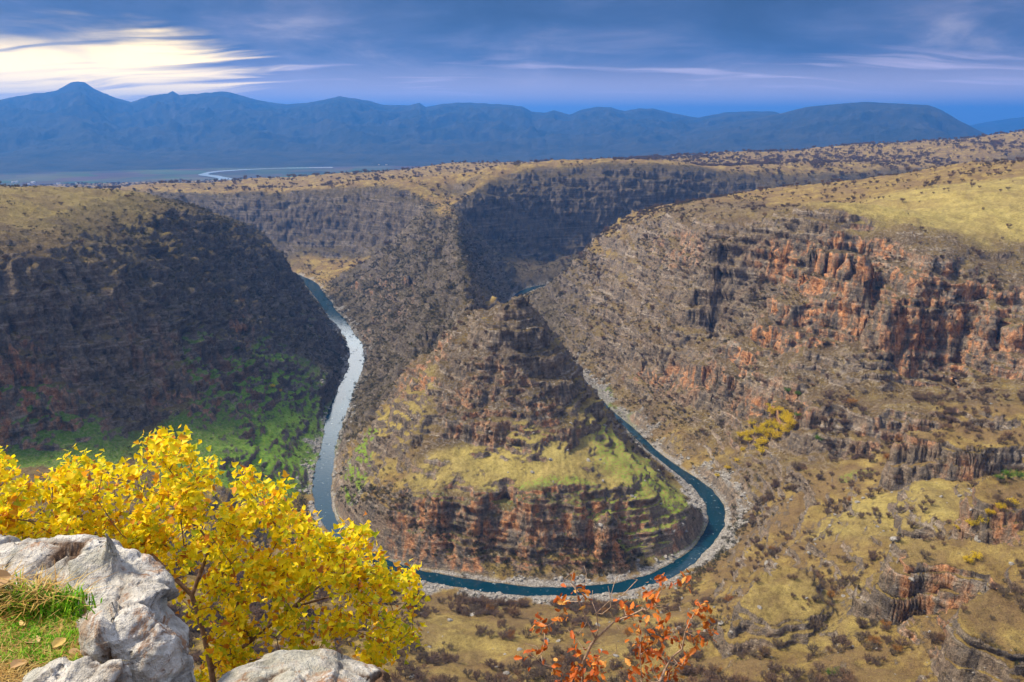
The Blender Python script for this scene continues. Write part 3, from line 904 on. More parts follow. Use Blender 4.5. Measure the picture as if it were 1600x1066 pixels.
new_obj('mountain', range_mesh('mountain', SKY_NEAR, 10500, 4200, 3000, 9.0, 110, 500, 0.6), mm, kind='structure')
new_obj('hills', range_mesh('hills', SKY_FAINT, 22000, 4000, 3000, 5.0, 40, 160, 0.8), mm, kind='structure')

# ------------------------------------------------------------------ air: an even pale haze round everything
bm = bmesh.new()
bmesh.ops.create_cube(bm, size=1.0)
for v in bm.verts:
    v.co = Vector((v.co.x * 62000, 19000 + v.co.y * 45000, -130 + (v.co.z + 0.5) * 1095))
me = bpy.data.meshes.new('haze')
bm.to_mesh(me)
bm.free()
m, T, out = mat_new('haze_air')
vol = T.add('ShaderNodeVolumePrincipled', {'Color': (0.06, 0.32, 0.97), 'Density': 0.000078, 'Anisotropy': 0.25})
T.t.links.new(vol.outputs[0], out.inputs['Volume'])
new_obj('haze', me, m, kind='stuff')
# ------------------------------------------------------------------ what can be seen from the viewpoint, and where a photo pixel meets the ground
el = (PZ_ - EYE) / np.hypot(PX_, PY_)
runmax = np.maximum.accumulate(el, axis=1)
VIS = el >= runmax - 0.0035
fppx, fppy = to_px(PX_, PY_, PZ_)
INFR = (fppx > -30) & (fppx < 1630) & (fppy > 150) & (fppy < 1090)


def ground_at(px, py):
    q = np.where(VIS & (DD > 100), (fppx - px) ** 2 + (fppy - py) ** 2, 1e12)
    k = np.unravel_index(np.argmin(q), q.shape)
    return Vector((PX_[k], PY_[k], PZ_[k]))


# ------------------------------------------------------------------ plants and stones of the slopes
rng = np.random.RandomState(11)


def tube(V, F, p0, p1, r0, r1, sides=3):
    p0, p1 = np.asarray(p0, float), np.asarray(p1, float)
    ax = p1 - p0
    ax = ax / (np.linalg.norm(ax) + 1e-9)
    a = np.cross(ax, (0.31, 0.77, 0.55))
    a /= np.linalg.norm(a) + 1e-9
    b = np.cross(ax, a)
    n0 = len(V)
    for p, r in ((p0, r0), (p1, r1)):
        for k in range(sides):
            t = 2 * math.pi * k / sides
            V.append(p + r * (math.cos(t) * a + math.sin(t) * b))
    for k in range(sides):
        k2 = (k + 1) % sides
        F.append((n0 + k, n0 + k2, n0 + sides + k2, n0 + sides + k))


def bush_meshes(name, seed, tips, twigs, leaves, leaf_size, flat=0.62, stems=4):
    """a multi-stemmed shrub one metre across: (wood mesh, crown mesh)"""
    r = np.random.RandomState(seed)
    V, F = [], []
    ends = []
    for s in range(stems):
        a = 2 * math.pi * (s + r.rand() * 0.7) / stems
        mid = np.array([math.cos(a) * 0.13, math.sin(a) * 0.13, 0.22 + 0.1 * r.rand()])
        tube(V, F, (0.03 * math.cos(a), 0.03 * math.sin(a), -0.15), mid, 0.028, 0.018)
        for b in range(max(1, tips // stems)):
            a2 = a + r.normal() * 0.75
            rad = 0.22 + 0.26 * r.rand()
            h = flat * (0.45 + 0.55 * math.sqrt(max(0.0, 1 - (rad / 0.52) ** 2))) * (0.75 + 0.4 * r.rand())
            e = np.array([math.cos(a2) * rad, math.sin(a2) * rad, h])
            tube(V, F, mid, e, 0.014, 0.005)
            ends.append((mid, e))
    wood = mesh_np(name + '_wood', np.array(V), np.array(F))
    V, T3, Q4 = [], [], []
    for mid, e in ends:
        for k in range(twigs):
            t = 0.25 + 0.85 * r.rand()
            p = mid + (e - mid) * t
            dv = (e - mid) / np.linalg.norm(e - mid) * 0.5 + r.normal(size=3) * 0.55
            dv[2] += 0.25
            dv = dv / np.linalg.norm(dv) * (0.10 + 0.13 * r.rand())
            sd_ = np.cross(dv, r.normal(size=3))
            sd_ = sd_ / (np.linalg.norm(sd_) + 1e-9) * 0.009
            n0 = len(V)
            V += [p - sd_, p + sd_, p + dv]
            T3.append((n0, n0 + 1, n0 + 2))
        for k in range(leaves):
            p = mid + (e - mid) * (0.25 + 0.85 * r.rand()) + r.normal(size=3) * 0.07
            a_ = r.normal(size=3)
            a_ = a_ / np.linalg.norm(a_) * leaf_size * (0.6 + 0.8 * r.rand())
            b_ = np.cross(a_, r.normal(size=3))
            b_ = b_ / (np.linalg.norm(b_) + 1e-9) * leaf_size * 0.5
            n0 = len(V)
            V += [p - a_, p + b_, p + a_, p - b_]
            Q4.append((n0, n0 + 1, n0 + 2, n0 + 3))
    crown = mesh_np(name + '_crown', np.array(V), [np.array(T3).reshape(-1, 3), np.array(Q4).reshape(-1, 4)])
    return wood, crown


def varied_material(name, cols, rough=0.8, transl=0.0):
    """colour varies from plant to plant and a little inside each"""
    m, T, out = mat_new(name)
    rnd = T.add('ShaderNodeObjectInfo').outputs['Random']
    n_ = T.noise(T.add('ShaderNodeNewGeometry').outputs['Position'], 1.3, 3.0)
    f = T.math('ADD', T.math('MULTIPLY', rnd, 0.75), T.math('MULTIPLY', T.math('SUBTRACT', n_, 0.4), 0.5), clamp=True)
    col = T.ramp(f, [(i / max(1, len(cols) - 1), c) for i, c in enumerate(cols)])
    p = finish(T, out, col, rough, spec=0.1)
    if transl:
        tr = T.add('ShaderNodeBsdfTranslucent', {'Color': col})
        mx = T.add('ShaderNodeMixShader', {0: transl})
        T.t.links.new(p.outputs[0], mx.inputs[1])
        T.t.links.new(tr.outputs[0], mx.inputs[2])
        T.t.links.new(mx.outputs[0], out.inputs[0])
    return m


wood_m = varied_material('shrub_wood', [(0.075, 0.055, 0.045), (0.14, 0.11, 0.09)])
bare_m = varied_material('bare_twigs', [(0.085, 0.060, 0.048), (0.13, 0.082, 0.062), (0.105, 0.085, 0.060), (0.17, 0.10, 0.060), (0.20, 0.105, 0.045)])
rust_m = varied_material('rust_leaves', [(0.26, 0.10, 0.03), (0.34, 0.17, 0.04), (0.20, 0.085, 0.03)], transl=0.25)
ever_m = varied_material('dark_scrub', [(0.026, 0.034, 0.015), (0.050, 0.056, 0.024), (0.075, 0.058, 0.036), (0.10, 0.075, 0.048)])
yel_m = varied_material('yellow_leaves', [(0.60, 0.42, 0.015), (0.72, 0.52, 0.02), (0.50, 0.44, 0.025)], transl=0.35)
grn_m = varied_material('green_leaves', [(0.06, 0.14, 0.012), (0.12, 0.22, 0.02)], transl=0.3)

BARE = [bush_meshes('bare_shrub', 20 + k, 30, 14, 17, 0.030, 0.62 + 0.08 * (k % 2), 4 + k % 2) for k in range(4)]
EVER = [bush_meshes('scrub', 40 + k, 14, 3, 14, 0.045, 0.50, 3) for k in range(3)]
LEAFY = [bush_meshes('leafy_shrub', 60 + k, 30, 4, 26, 0.034, 0.66, 5) for k in range(3)]
for w_, c_ in BARE:
    w_.materials.append(wood_m)
    c_.materials.append(bare_m)
for w_, c_ in EVER:
    w_.materials.append(wood_m)
    c_.materials.append(ever_m)
for w_, c_ in LEAFY:
    w_.materials.append(wood_m)
    c_.materials.append(yel_m)


def joined(name, meshes, mats):
    bmj = bmesh.new()
    for i_, mm_ in enumerate(meshes):
        n0 = len(bmj.faces)
        bmj.from_mesh(mm_)
        bmj.faces.ensure_lookup_table()
        for f in bmj.faces[n0:]:
            f.material_index = i_
    me_ = bpy.data.meshes.new(name)
    bmj.to_mesh(me_)
    bmj.free()
    for q in mats:
        me_.materials.append(q)
    return me_


def scatter(name, pts, rot, scl, var, protos, **props):
    """one object that instances its prototype meshes on points (for what nobody could count)"""
    me_ = bpy.data.meshes.new(name)
    pts = np.asarray(pts, np.float32)
    me_.vertices.add(len(pts))
    me_.vertices.foreach_set('co', pts.ravel())
    set_attr(me_, 'rot', rot, 'FLOAT_VECTOR')
    set_attr(me_, 'scl', scl, 'FLOAT_VECTOR')
    set_attr(me_, 'var', var, 'INT')
    me_.update()
    o = new_obj(name, me_, None, None, **props)
    ng = bpy.data.node_groups.new(name, 'GeometryNodeTree')
    ng.interface.new_socket('Geometry', in_out='INPUT', socket_type='NodeSocketGeometry')
    ng.interface.new_socket('Geometry', in_out='OUTPUT', socket_type='NodeSocketGeometry')
    gi = ng.nodes.new('NodeGroupInput')
    go = ng.nodes.new('NodeGroupOutput')
    jn = ng.nodes.new('GeometryNodeJoinGeometry')

    def attr(nm, typ):
        a_ = ng.nodes.new('GeometryNodeInputNamedAttribute')
        a_.data_type = typ
        a_.inputs['Name'].default_value = nm
        return a_.outputs[0]
    ra, sa_, va = attr('rot', 'FLOAT_VECTOR'), attr('scl', 'FLOAT_VECTOR'), attr('var', 'INT')
    e2r = ng.nodes.new('FunctionNodeEulerToRotation')
    ng.links.new(ra, e2r.inputs[0])
    for k, pm in enumerate(protos):
        po = bpy.data.objects.new(name + '_piece', pm)
        oi = ng.nodes.new('GeometryNodeObjectInfo')
        oi.inputs['Object'].default_value = po
        oi.inputs['As Instance'].default_value = True
        cmp_ = ng.nodes.new('FunctionNodeCompare')
        cmp_.data_type = 'INT'
        cmp_.operation = 'EQUAL'
        ng.links.new(va, cmp_.inputs[2])
        cmp_.inputs[3].default_value = k
        ip = ng.nodes.new('GeometryNodeInstanceOnPoints')
        ng.links.new(gi.outputs[0], ip.inputs['Points'])
        ng.links.new(cmp_.outputs[0], ip.inputs['Selection'])
        ng.links.new(oi.outputs['Geometry'], ip.inputs['Instance'])
        ng.links.new(e2r.outputs[0], ip.inputs['Rotation'])
        ng.links.new(sa_, ip.inputs['Scale'])
        ng.links.new(ip.outputs[0], jn.inputs[0])
    ng.links.new(jn.outputs[0], go.inputs[0])
    md_ = o.modifiers.new('scatter', 'NODES')
    md_.node_group = ng
    return o


# surface area that each grid point stands for
pp = np.stack([PX_, PY_, PZ_], -1)
area = np.zeros_like(PX_)
area[:-1, :-1] = np.linalg.norm(np.cross(pp[1:, :-1] - pp[:-1, :-1], pp[:-1, 1:] - pp[:-1, :-1]), axis=-1)
area = np.where(DD > 140, area, 0)
NZ = NRM[..., 2]
seen = np.where(VIS & INFR, 1.0, np.where((np.abs(TH) < 0.66) & (DD < 3300), 0.12, 0.0))
clump = sstep(fbm2(PX_ / 34, PY_ / 34, 3, 0.55, 5), -0.12, 0.26)
clump2 = sstep(fbm2(PX_ / 140, PY_ / 140, 3, 0.5, 9), -0.25, 0.25)
high = sstep(PZ_, 120, 150) * sstep(DD, 900, 1500)
rightnear = sstep(PX_, 20, 120) * sstep(PY_, 680, 520)
nearbank = sstep(PY_, 470, 430)
dens = 0.0075 * np.ones_like(PX_)
dens = np.where(high > 0.5, 0.0042, dens)
dens = np.where((PZ_ > 165) & (PX_ > 150), 0.0085, dens)
dens = dens + 0.010 * sstep(PX_, 60, 120) * sstep(PY_, 600, 700) * sstep(PZ_, 200, 180) + 0.050 * rightnear + 0.15 * nearbank * (1 - rightnear) + 0.012 * sstep(PX_, 60, 140) * sstep(PY_, 900, 700) * sstep(PZ_, 90, 60)
dens *= (0.03 + 1.15 * clump) * (0.35 + 0.65 * clump2)
dens *= 1 - 0.90 * np.clip(meadow, 0, 1)
dens *= 1 - 0.75 * np.clip(green * 1.2, 0, 1)
dens *= sstep(RDV, 17, 30) * np.where(NZ < 0.42, 0.15, 1.0) * (1 - np.clip(gravel, 0, 1))
far_left = np.clip(dark, 0, 1)


def pick(weight, n):
    w_ = (weight * area * seen).ravel()
    c_ = np.cumsum(w_)
    k = np.searchsorted(c_, rng.rand(n) * c_[-1])
    k = np.minimum(k, w_.size - 1)
    a_, b_ = np.unravel_index(k, PX_.shape)
    a2, b2 = np.minimum(a_ + 1, NCOL - 1), np.minimum(b_ + 1, NROW - 1)
    u, v = rng.rand(n, 1), rng.rand(n, 1)
    p = pp[a_, b_] * (1 - u) * (1 - v) + pp[a2, b_] * u * (1 - v) + pp[a_, b2] * (1 - u) * v + pp[a2, b2] * u * v
    return p, (a_, b_)


def total(weight):
    return int((weight * area * seen).sum())


n_bare = min(44000, total(dens * (1 - 0.75 * far_left)))
P1, I1 = pick(dens * (1 - 0.75 * far_left), n_bare)
dd1 = DD[I1]
size = (1.8 + 4.6 * rng.rand(n_bare) ** 2.0) * (1 + 0.9 * sstep(dd1, 900, 2200)) * np.where(rng.rand(n_bare) < 0.12, 1.35, 1.0)
q1x, q1y = to_px(P1[:, 0], P1[:, 1], P1[:, 2])
inview = VIS[I1] & (q1x > 5) & (q1x < 1595) & (q1y > 160) & (q1y < 1060) & ~((q1x < 670) & (q1y > 660 + np.abs(q1x - 260) * 0.3))
score = np.where(inview, size / dd1, 0)
order = np.argsort(-score)
solo, rest = order[:300], order[300:]
rotz = rng.rand(n_bare) * 6.283
hsc = size * (0.85 + 0.4 * rng.rand(n_bare))
var = rng.randint(0, 4, n_bare)
BJ = [joined('bare_shrub', b, (wood_m, bare_m)) for b in BARE]
z0 = np.zeros(len(rest))
scatter('shrubs', P1[rest], np.stack([z0, z0, rotz[rest]], 1), np.stack([size[rest], size[rest], hsc[rest]], 1), var[rest], BJ, kind='stuff', label='bare brown shrubs dotted over all the canyon slopes', category='shrubs')

SPOTS = [(lambda x, y, z: z > 150 and y > 600, 'bare shrub on the dry plateau above the orange right hand cliffs', 'shrubs on the right plateau'),
         (lambda x, y, z: y < 470 and x < 100, 'bare brown shrub on the near bank below the river bend', 'shrubs on the near bank'),
         (lambda x, y, z: x > 95 and y < 420, 'bare brown shrub among the rock prows of the near right slope', 'shrubs among the near rock prows'),
         (lambda x, y, z: x > 95 and y < 640, 'bare brown shrub on the tan slope between bend and right cliffs', 'shrubs on the tan slope'),
         (lambda x, y, z: x > 60, 'bare brown shrub on the right wall of the gorge', 'shrubs on the right wall'),
         (lambda x, y, z: x > -170, 'bare brown shrub on the peninsula inside the bend', 'shrubs on the peninsula'),
         (lambda x, y, z: True, 'bare brown shrub under the dark left wall', 'shrubs under the left wall')]
for k in solo:
    x, y, z = P1[k]
    kind_ = rng.rand()
    rusty = kind_ < 0.10
    lab, grp = next((l, g) for f, l, g in SPOTS if f(x, y, z))
    rdk = RDV[I1[0][k], I1[1][k]]
    sz = 'low' if hsc[k] < 4.4 else ('tall' if hsc[k] > 6.2 else 'rounded')
    lab = sz + ' ' + lab
    if 'near bank' in lab:
        lab += ', near the water' if rdk < 45 else (', high above water' if rdk > 110 else ', partway up')
    elif 'tan slope' in lab:
        lab += ', lower part' if z < 55 else ', upper part'
    grp = sz + ' ' + grp
    if rusty:
        lab = lab.replace('bare brown shrub', 'rust leaved shrub').replace('bare shrub', 'rust leaved shrub')
        grp = 'rusty ' + grp
    o = new_obj('shrub', None, None, None, label=lab, category='shrub', group=grp)
    o.location = (x, y, z)
    o.rotation_euler = (0, 0, rotz[k])
    o.scale = (size[k], size[k], hsc[k])
    new_obj('trunk', BARE[var[k]][0], None, o)
    c_ = new_obj('crown', BARE[var[k]][1], None, o)
    if rusty:
        c_.material_slots[0].link = 'OBJECT'
        c_.material_slots[0].material = rust_m

# low dark scrub: left wall, gorge walls, foot of the peninsula wall, cracks in every cliff
dsc = (0.020 * far_left + 0.045 * sstep(TY, 660, 720) * sstep(TX, -30, -62) * (TX > -400) * (TY < 1450)) * (0.25 + 0.75 * clump) + 0.14 * sstep(RDV, 27, 22) * sstep(RDV, 10, 13) * (np.abs(TX) < 175) * (TY < 600) * (TY > 472) + 0.03 * sstep(RDV, 48, 22) * sstep(RDV, 11, 17) * (0.3 + 0.7 * clump) + 0.004 * rock0 * (DD < 1600) + 0.034 * (0.12 + clump) * sstep(PX_, 40, 90) * sstep(PY_, 620, 720) * sstep(PZ_, 200, 170) * (DD < 1600) + 0.012 * (0.15 + clump) * (np.abs(PX_ + 60) < 190) * sstep(PY_, 600, 680) * (DD < 1700)
dsc *= (1 - 0.9 * np.clip(meadow * (1 - 0.3 * far_left), 0, 1)) * (1 - 0.6 * np.clip(green, 0, 1)) * np.where(NZ < 0.3, 0.35, 1.0) * np.where(DD > 1650, 0.35, 1.0)
n_d = min(40000, total(dsc))
P2, I2 = pick(dsc, n_d)
s2 = (1.6 + 3.0 * rng.rand(n_d) ** 1.5) * (1 + 0.5 * sstep(DD[I2], 900, 2000))
z0 = np.zeros(n_d)
scatter('scrub', P2, np.stack([z0, z0, rng.rand(n_d) * 6.283], 1), np.stack([s2, s2, s2 * (0.8 + 0.5 * rng.rand(n_d))], 1), rng.randint(0, 3, n_d),
        [joined('scrub', e_, (wood_m, ever_m)) for e_ in EVER], kind='stuff', label='dark low scrub covering the gorge walls', category='scrub')


# tufts of dry grass and dwarf thorn over the nearer slopes
TUFT = [bush_meshes('tuft', 90 + k, 8, 7, 5, 0.06, 0.55, 3)[1] for k in range(3)]
tuft_m = varied_material('dry_tufts', [(0.17, 0.115, 0.05), (0.30, 0.22, 0.075), (0.36, 0.29, 0.10), (0.12, 0.085, 0.045), (0.22, 0.21, 0.06)])
for q in TUFT:
    q.materials.append(tuft_m)
wtf = (DD < 760) * sstep(RDV, 14, 24) * np.where(NZ < 0.5, 0.1, 1.0) * (1 - np.clip(gravel, 0, 1)) / np.maximum(DD, 250) ** 1.5 * (0.35 + clump2) * (1 - 0.5 * meadow)
n_t = 26000
P4, I4 = pick(wtf, n_t)
s4 = 0.7 + 1.3 * rng.rand(n_t) ** 2
z0 = np.zeros(n_t)
scatter('dry_tufts', P4, np.stack([z0, z0, rng.rand(n_t) * 6.283], 1), np.stack([s4, s4, s4 * (0.6 + 0.5 * rng.rand(n_t))], 1), rng.randint(0, 3, n_t), TUFT, kind='stuff', label='dry grass tufts and dwarf thorn over the nearer slopes', category='tufts')


# single coloured shrubs and trees
def leafy(px, py, s, mat, label, group=None, name='shrub', k=0):
    p = ground_at(px, py)
    o = new_obj(name, None, None, None, label=label, category='shrub' if name == 'shrub' else 'tree')
    if group:
        o['group'] = group
    o.location = p
    o.rotation_euler = (0, 0, rng.rand() * 6.28)
    o.scale = (s, s, s * 0.95)
    new_obj('trunk', LEAFY[k % 3][0], None, o)
    c_ = new_obj('crown', LEAFY[k % 3][1], None, o)
    c_.material_slots[0].link = 'OBJECT'
    c_.material_slots[0].material = mat


k = 0
for i_ in range(36):
    t, u = rng.rand(), rng.normal() * 0.55
    px, py = 1168 + 62 * t + 20 * u, 690 - 48 * t + 15 * u + 8
    leafy(px, py, 7.0 + 4.5 * rng.rand(), yel_m, 'yellow autumn tree in the grove below the low right cliff band', 'yellow grove below the cliff band', 'tree', i_)
for i_, (px, py, s) in enumerate([(1232, 612, 8.0), (1247, 618, 6.5), (1246, 652, 6.0)]):
    leafy(px, py, s, grn_m, 'bright green tree where the grove meets the cliff band', 'green trees above the yellow grove', 'tree', i_)
leafy(1282, 690, 8.0, grn_m, 'lone yellow green tree at the foot of the cliff band', None, 'tree', 1)
for i_, (px, py, s) in enumerate([(1500, 828, 5), (1516, 822, 6), (1532, 818, 5.5), (1548, 806, 5), (1562, 798, 5), (1580, 790, 5)]):
    leafy(px, py, s, yel_m, 'yellow shrub in the row beside the near right rock prow', 'yellow shrubs beside the rock prow', 'shrub', i_)
for i_, (px, py, s) in enumerate([(1512, 880, 4.5), (1526, 876, 5.0)]):
    leafy(px, py, s, yel_m, 'yellow shrub of a pair on the tan slope above the orange rock', 'yellow pair above the orange rock', 'shrub', i_)
for i_, (px, py, s) in enumerate([(1560, 752, 5), (1575, 748, 6), (1592, 745, 6)]):
    leafy(px, py, s, grn_m, 'bright green shrub under the long rock ledge on the right', 'green shrubs under the ledge', 'shrub', i_)
for i_, (px, py, s) in enumerate([(1136, 735, 6), (1150, 722, 5), (1120, 745, 5), (1160, 705, 5.5)]):
    leafy(px, py, s, yel_m, 'yellow shrub on the talus between the river and the grove', 'yellow shrubs on the talus', 'shrub', i_)
for i_, (px, py, s) in enumerate([(425, 608, 6), (437, 613, 5), (370, 548, 7), (385, 575, 6), (395, 560, 6)]):
    leafy(px, py, s, yel_m if i_ < 2 else grn_m, 'yellow shrub on the green apron under the left wall' if i_ < 2 else 'green shrub on the ledge of the left wall', 'yellow shrubs on the apron' if i_ < 2 else 'green shrubs on the left ledge', 'shrub', i_)
for i_, (px, py, s) in enumerate([(1298, 1058, 4.5), (1310, 1052, 3.5)]):
    leafy(px, py, s, grn_m, 'small dark green shrub in the cleft of the near slope', 'green shrubs in the cleft', 'shrub', i_)
leafy(988, 703, 5.0, ever_m, 'lone dark round shrub on the green meadow of the peninsula')


# ------------------------------------------------------------------ stones
def rock_mesh(name, seed, sub=2, rough=0.28, flat=0.7):
    bmr = bmesh.new()
    bmesh.ops.create_icosphere(bmr, subdivisions=sub, radius=0.5)
    co = np.array([v.co[:] for v in bmr.verts])
    r = np.random.RandomState(seed)
    for _ in range(7):                                  # broken flat faces
        nn = r.normal(size=3)
        nn /= np.linalg.norm(nn)
        dpl = co @ nn
        lim = 0.30 + 0.12 * r.rand()
        co -= np.maximum(dpl - lim, 0)[:, None] * nn
    nrm = co / np.linalg.norm(co, axis=1, keepdims=True)
    co += nrm * (rough * 0.5 * fbm3(co[:, 0] * 2.3 + seed, co[:, 1] * 2.3, co[:, 2] * 2.3, 3))[:, None]
    co[:, 2] *= flat
    for v, c in zip(bmr.verts, co):
        v.co = c
    me_ = bpy.data.meshes.new(name)
    bmr.to_mesh(me_)
    bmr.free()
    return me_


m_stone, T, out = mat_new('pale_stone')
rnd = T.add('ShaderNodeObjectInfo').outputs['Random']
ps = T.add('ShaderNodeNewGeometry').outputs['Position']
nn = T.noise(ps, 1.1, 5.0, 0.65)
c_ = T.ramp(nn, [(0.3, (0.10, 0.093, 0.085)), (0.5, (0.24, 0.225, 0.205)), (0.7, (0.42, 0.40, 0.375))])
c_ = T.mix(T.math('MULTIPLY', rnd, 0.6), c_, (0.16, 0.145, 0.13))
finish(T, out, c_, 0.9, nn, 0.6, 0.4, 0.15)
ROCKS = [rock_mesh('stone', 70 + k) for k in range(5)]
for q in ROCKS:
    q.materials.append(m_stone)
wst = np.clip(gravel, 0, 1) * sstep(RDV, 8, 11) * (DD < 1300) * (1 + 1.5 * bend) + 0.0025 * (1 - gravel) * rightnear + 0.004 * nearbank + 0.006 * sstep(meadow, 0.3, 0.8) * (TX > -150) * (TY < 640)
n_s = 5200
P3, I3 = pick(wst, n_s)
s3 = 0.9 + 3.4 * rng.rand(n_s) ** 3.0
q3x, q3y = to_px(P3[:, 0], P3[:, 1], P3[:, 2])
ok3 = VIS[I3] & (q3x > 5) & (q3x < 1595) & (q3y < 1060) & ~((q3x < 670) & (q3y > 680))
o3 = np.argsort(-np.where(ok3, s3 / DD[I3], 0))
v3 = rng.randint(0, 5, n_s)
r3 = rng.rand(n_s, 3) * np.array([0.6, 0.6, 6.28])
sc3 = s3[:, None] * (0.75 + 0.5 * rng.rand(n_s, 3))
rest3 = o3[160:]
scatter('river_stones', P3[rest3], r3[rest3], sc3[rest3], v3[rest3], ROCKS, kind='stuff', label='grey stones and gravel lining the river banks', category='stones')
for k in o3[:160]:
    x, y, z = P3[k]
    rdk = RDV[I3[0][k], I3[1][k]]
    if rdk < 40:
        lab, grp = ('pale limestone block on the inner bank under the peninsula wall', 'blocks on the inner bank') if x < 60 or (y > 500 and x < 120) else ('pale limestone block on the stony outer bank of the bend', 'blocks on the outer bank')
    elif x > 60:
        lab, grp = 'grey limestone boulder lying on the tan right slope', 'boulders on the right slope'
    elif y < 470:
        lab, grp = 'grey limestone boulder among the shrubs of the near bank', 'boulders on the near bank'
    else:
        lab, grp = 'grey limestone boulder on the grassy bench of the peninsula', 'boulders on the bench'
    big_ = 'big' if s3[k] > 3.4 else ('middling' if s3[k] > 2.6 else 'small')
    lab, grp = big_ + ' ' + lab, big_ + ' ' + grp
    if 'bank' in grp and rdk < 40:
        lab += ', at the waterline' if rdk < 10.5 else (', set back a little' if rdk < 15 else ', well back')
    if 'right slope' in lab:
        lab += ', upper part' if z > 80 else ', lower part'
    o = new_obj('boulder', ROCKS[v3[k]], None, None, label=lab, category='boulder', group=grp)
    o.location = (x, y, z + 0.05 * s3[k])
    o.rotation_euler = tuple(r3[k])
    o.scale = tuple(sc3[k])

# ------------------------------------------------------------------ village far off on the plain
m_wall, T, out = mat_new('white_plaster')
finish(T, out, T.mix(T.noise(None, 3.0), (0.62, 0.60, 0.56), (0.8, 0.78, 0.74)), 0.9)
m_roof, T, out = mat_new('grey_roof')
finish(T, out, T.mix(T.noise(None, 3.0), (0.34, 0.31, 0.29), (0.5, 0.48, 0.46)), 0.8)
wallm = mesh_np('wall', [(-.5, -.5, 0), (.5, -.5, 0), (.5, .5, 0), (-.5, .5, 0), (-.5, -.5, 1), (.5, -.5, 1), (.5, .5, 1), (-.5, .5, 1)],
                np.array([(0, 1, 5, 4), (1, 2, 6, 5), (2, 3, 7, 6), (3, 0, 4, 7)]))
roofm = mesh_np('roof', [(-.56, -.56, 1), (.56, -.56, 1), (.56, .56, 1), (-.56, .56, 1), (-.5, 0, 1.35), (.5, 0, 1.35)],
                [np.array([(0, 1, 5, 4), (2, 3, 4, 5), (3, 2, 1, 0)]), np.array([(1, 2, 5), (3, 0, 4)])])
wallm.materials.append(m_wall)
roofm.materials.append(m_roof)
for i_ in range(46):
    if i_ < 30:
        px, py = 20 + 140 * rng.rand(), 282 + 17 * rng.rand() ** 0.7
    else:
        px, py = 560 + 60 * rng.rand(), 254 + 5 * rng.rand()
    x, y, z = at_z(px, py, -60.0)
    o = new_obj('house', None, None, None, label='white house of the hazy village on the valley plain' if i_ < 30 else 'pale house beyond the plateau edge far out on the plain', category='house', group='village houses on the plain' if i_ < 30 else 'houses beyond the plateau')
    o.location = (x, y, z)
    o.rotation_euler = (0, 0, rng.rand() * 3)
    o.scale = (10 + 14 * rng.rand(), 9 + 5 * rng.rand(), 4.5 + 4 * rng.rand())
    new_obj('wall', wallm, None, o)
    new_obj('roof', roofm, None, o)
print('bare', n_bare, 'scrub', n_d, 'stones', n_s)
# ------------------------------------------------------------------ the brow in front of the camera
def ledge_z(x, y):
    """height of the ledge below the eye"""
    left = sstep(-x, 0.55, 1.05)
    z = -1.64 + 0.27 * left + 0.03 * fbm2(x * 1.7, y * 1.7, 3)
    edge = 1.55 + 0.55 * sstep(-x, 0.85, 1.2) + 0.25 * pn2(x * 1.1, x * 0.3 + 4)
    over = np.maximum(y - edge, 0)
    return z - 2.6 * over ** 1.3


nx, ny = 150, 130
lx, ly = np.meshgrid(np.linspace(-6, 6, nx), np.linspace(-4, 3.2, ny), indexing='ij')
lz = EYE + ledge_z(lx, ly)
i = np.arange(nx * ny).reshape(nx, ny)
m_led, T, out = mat_new('ledge_earth')
ps = T.add('ShaderNodeNewGeometry').outputs['Position']
a = T.noise(ps, 5.0, 7.0, 0.65)
c_ = T.ramp(a, [(0.32, (0.07, 0.045, 0.025)), (0.5, (0.20, 0.14, 0.07)), (0.66, (0.34, 0.27, 0.14))])
finish(T, out, c_, 0.95, a, 0.8, 0.05, 0.1)
new_obj('ledge', mesh_np('ledge', np.stack([lx, ly, lz], -1).reshape(-1, 3), np.stack([i[:-1, :-1], i[1:, :-1], i[1:, 1:], i[:-1, 1:]], -1).reshape(-1, 4), True), m_led, kind='structure')

m_lime, T, out = mat_new('limestone')
ps = T.add('ShaderNodeNewGeometry').outputs['Position']
a = T.noise(ps, 7.0, 8.0, 0.62)
b = T.noise(ps, 26.0, 6.0, 0.65)
e = T.noise(ps, 3.4, 5.0, 0.6, 0.8)
c_ = T.ramp(T.math('ADD', T.math('MULTIPLY', a, 0.6), T.math('MULTIPLY', b, 0.4)), [(0.32, (0.14, 0.125, 0.11)), (0.43, (0.33, 0.31, 0.28)), (0.53, (0.54, 0.515, 0.475)), (0.66, (0.74, 0.715, 0.67))])
c_ = T.mix(T.math('MULTIPLY', T.smooth(T.noise(ps, 8.0, 6.0, 0.75, 1.0), 0.52, 0.64), 0.85), c_, (0.30, 0.15, 0.07))
c_ = T.mix(T.math('MULTIPLY', T.smooth(e, 0.50, 0.58), 0.5), c_, (0.33, 0.33, 0.27))
c_ = T.mix(T.math('MULTIPLY', T.smooth(T.noise(ps, 45.0, 5.0, 0.7), 0.58, 0.64), 0.6), c_, (0.15, 0.12, 0.10))
vor = T.add('ShaderNodeTexVoronoi', {'Vector': ps, 'Scale': 30.0, 'Randomness': 1.0})
pit = T.smooth(vor.outputs[0], 0.16, 0.32)
pm_ = T.smooth(T.noise(ps, 7.0, 4.0), 0.56, 0.64)
pitm = T.math('MULTIPLY', T.math('SUBTRACT', 1.0, pit), pm_)
c_ = T.mix(T.math('MULTIPLY', pitm, 0.6), c_, (0.16, 0.12, 0.09))
c_ = T.mix(T.math('MULTIPLY', T.add('ShaderNodeAttribute', attribute_name='seam').outputs['Fac'], T.smooth(a, 0.35, 0.55)), c_, (0.13, 0.075, 0.045))
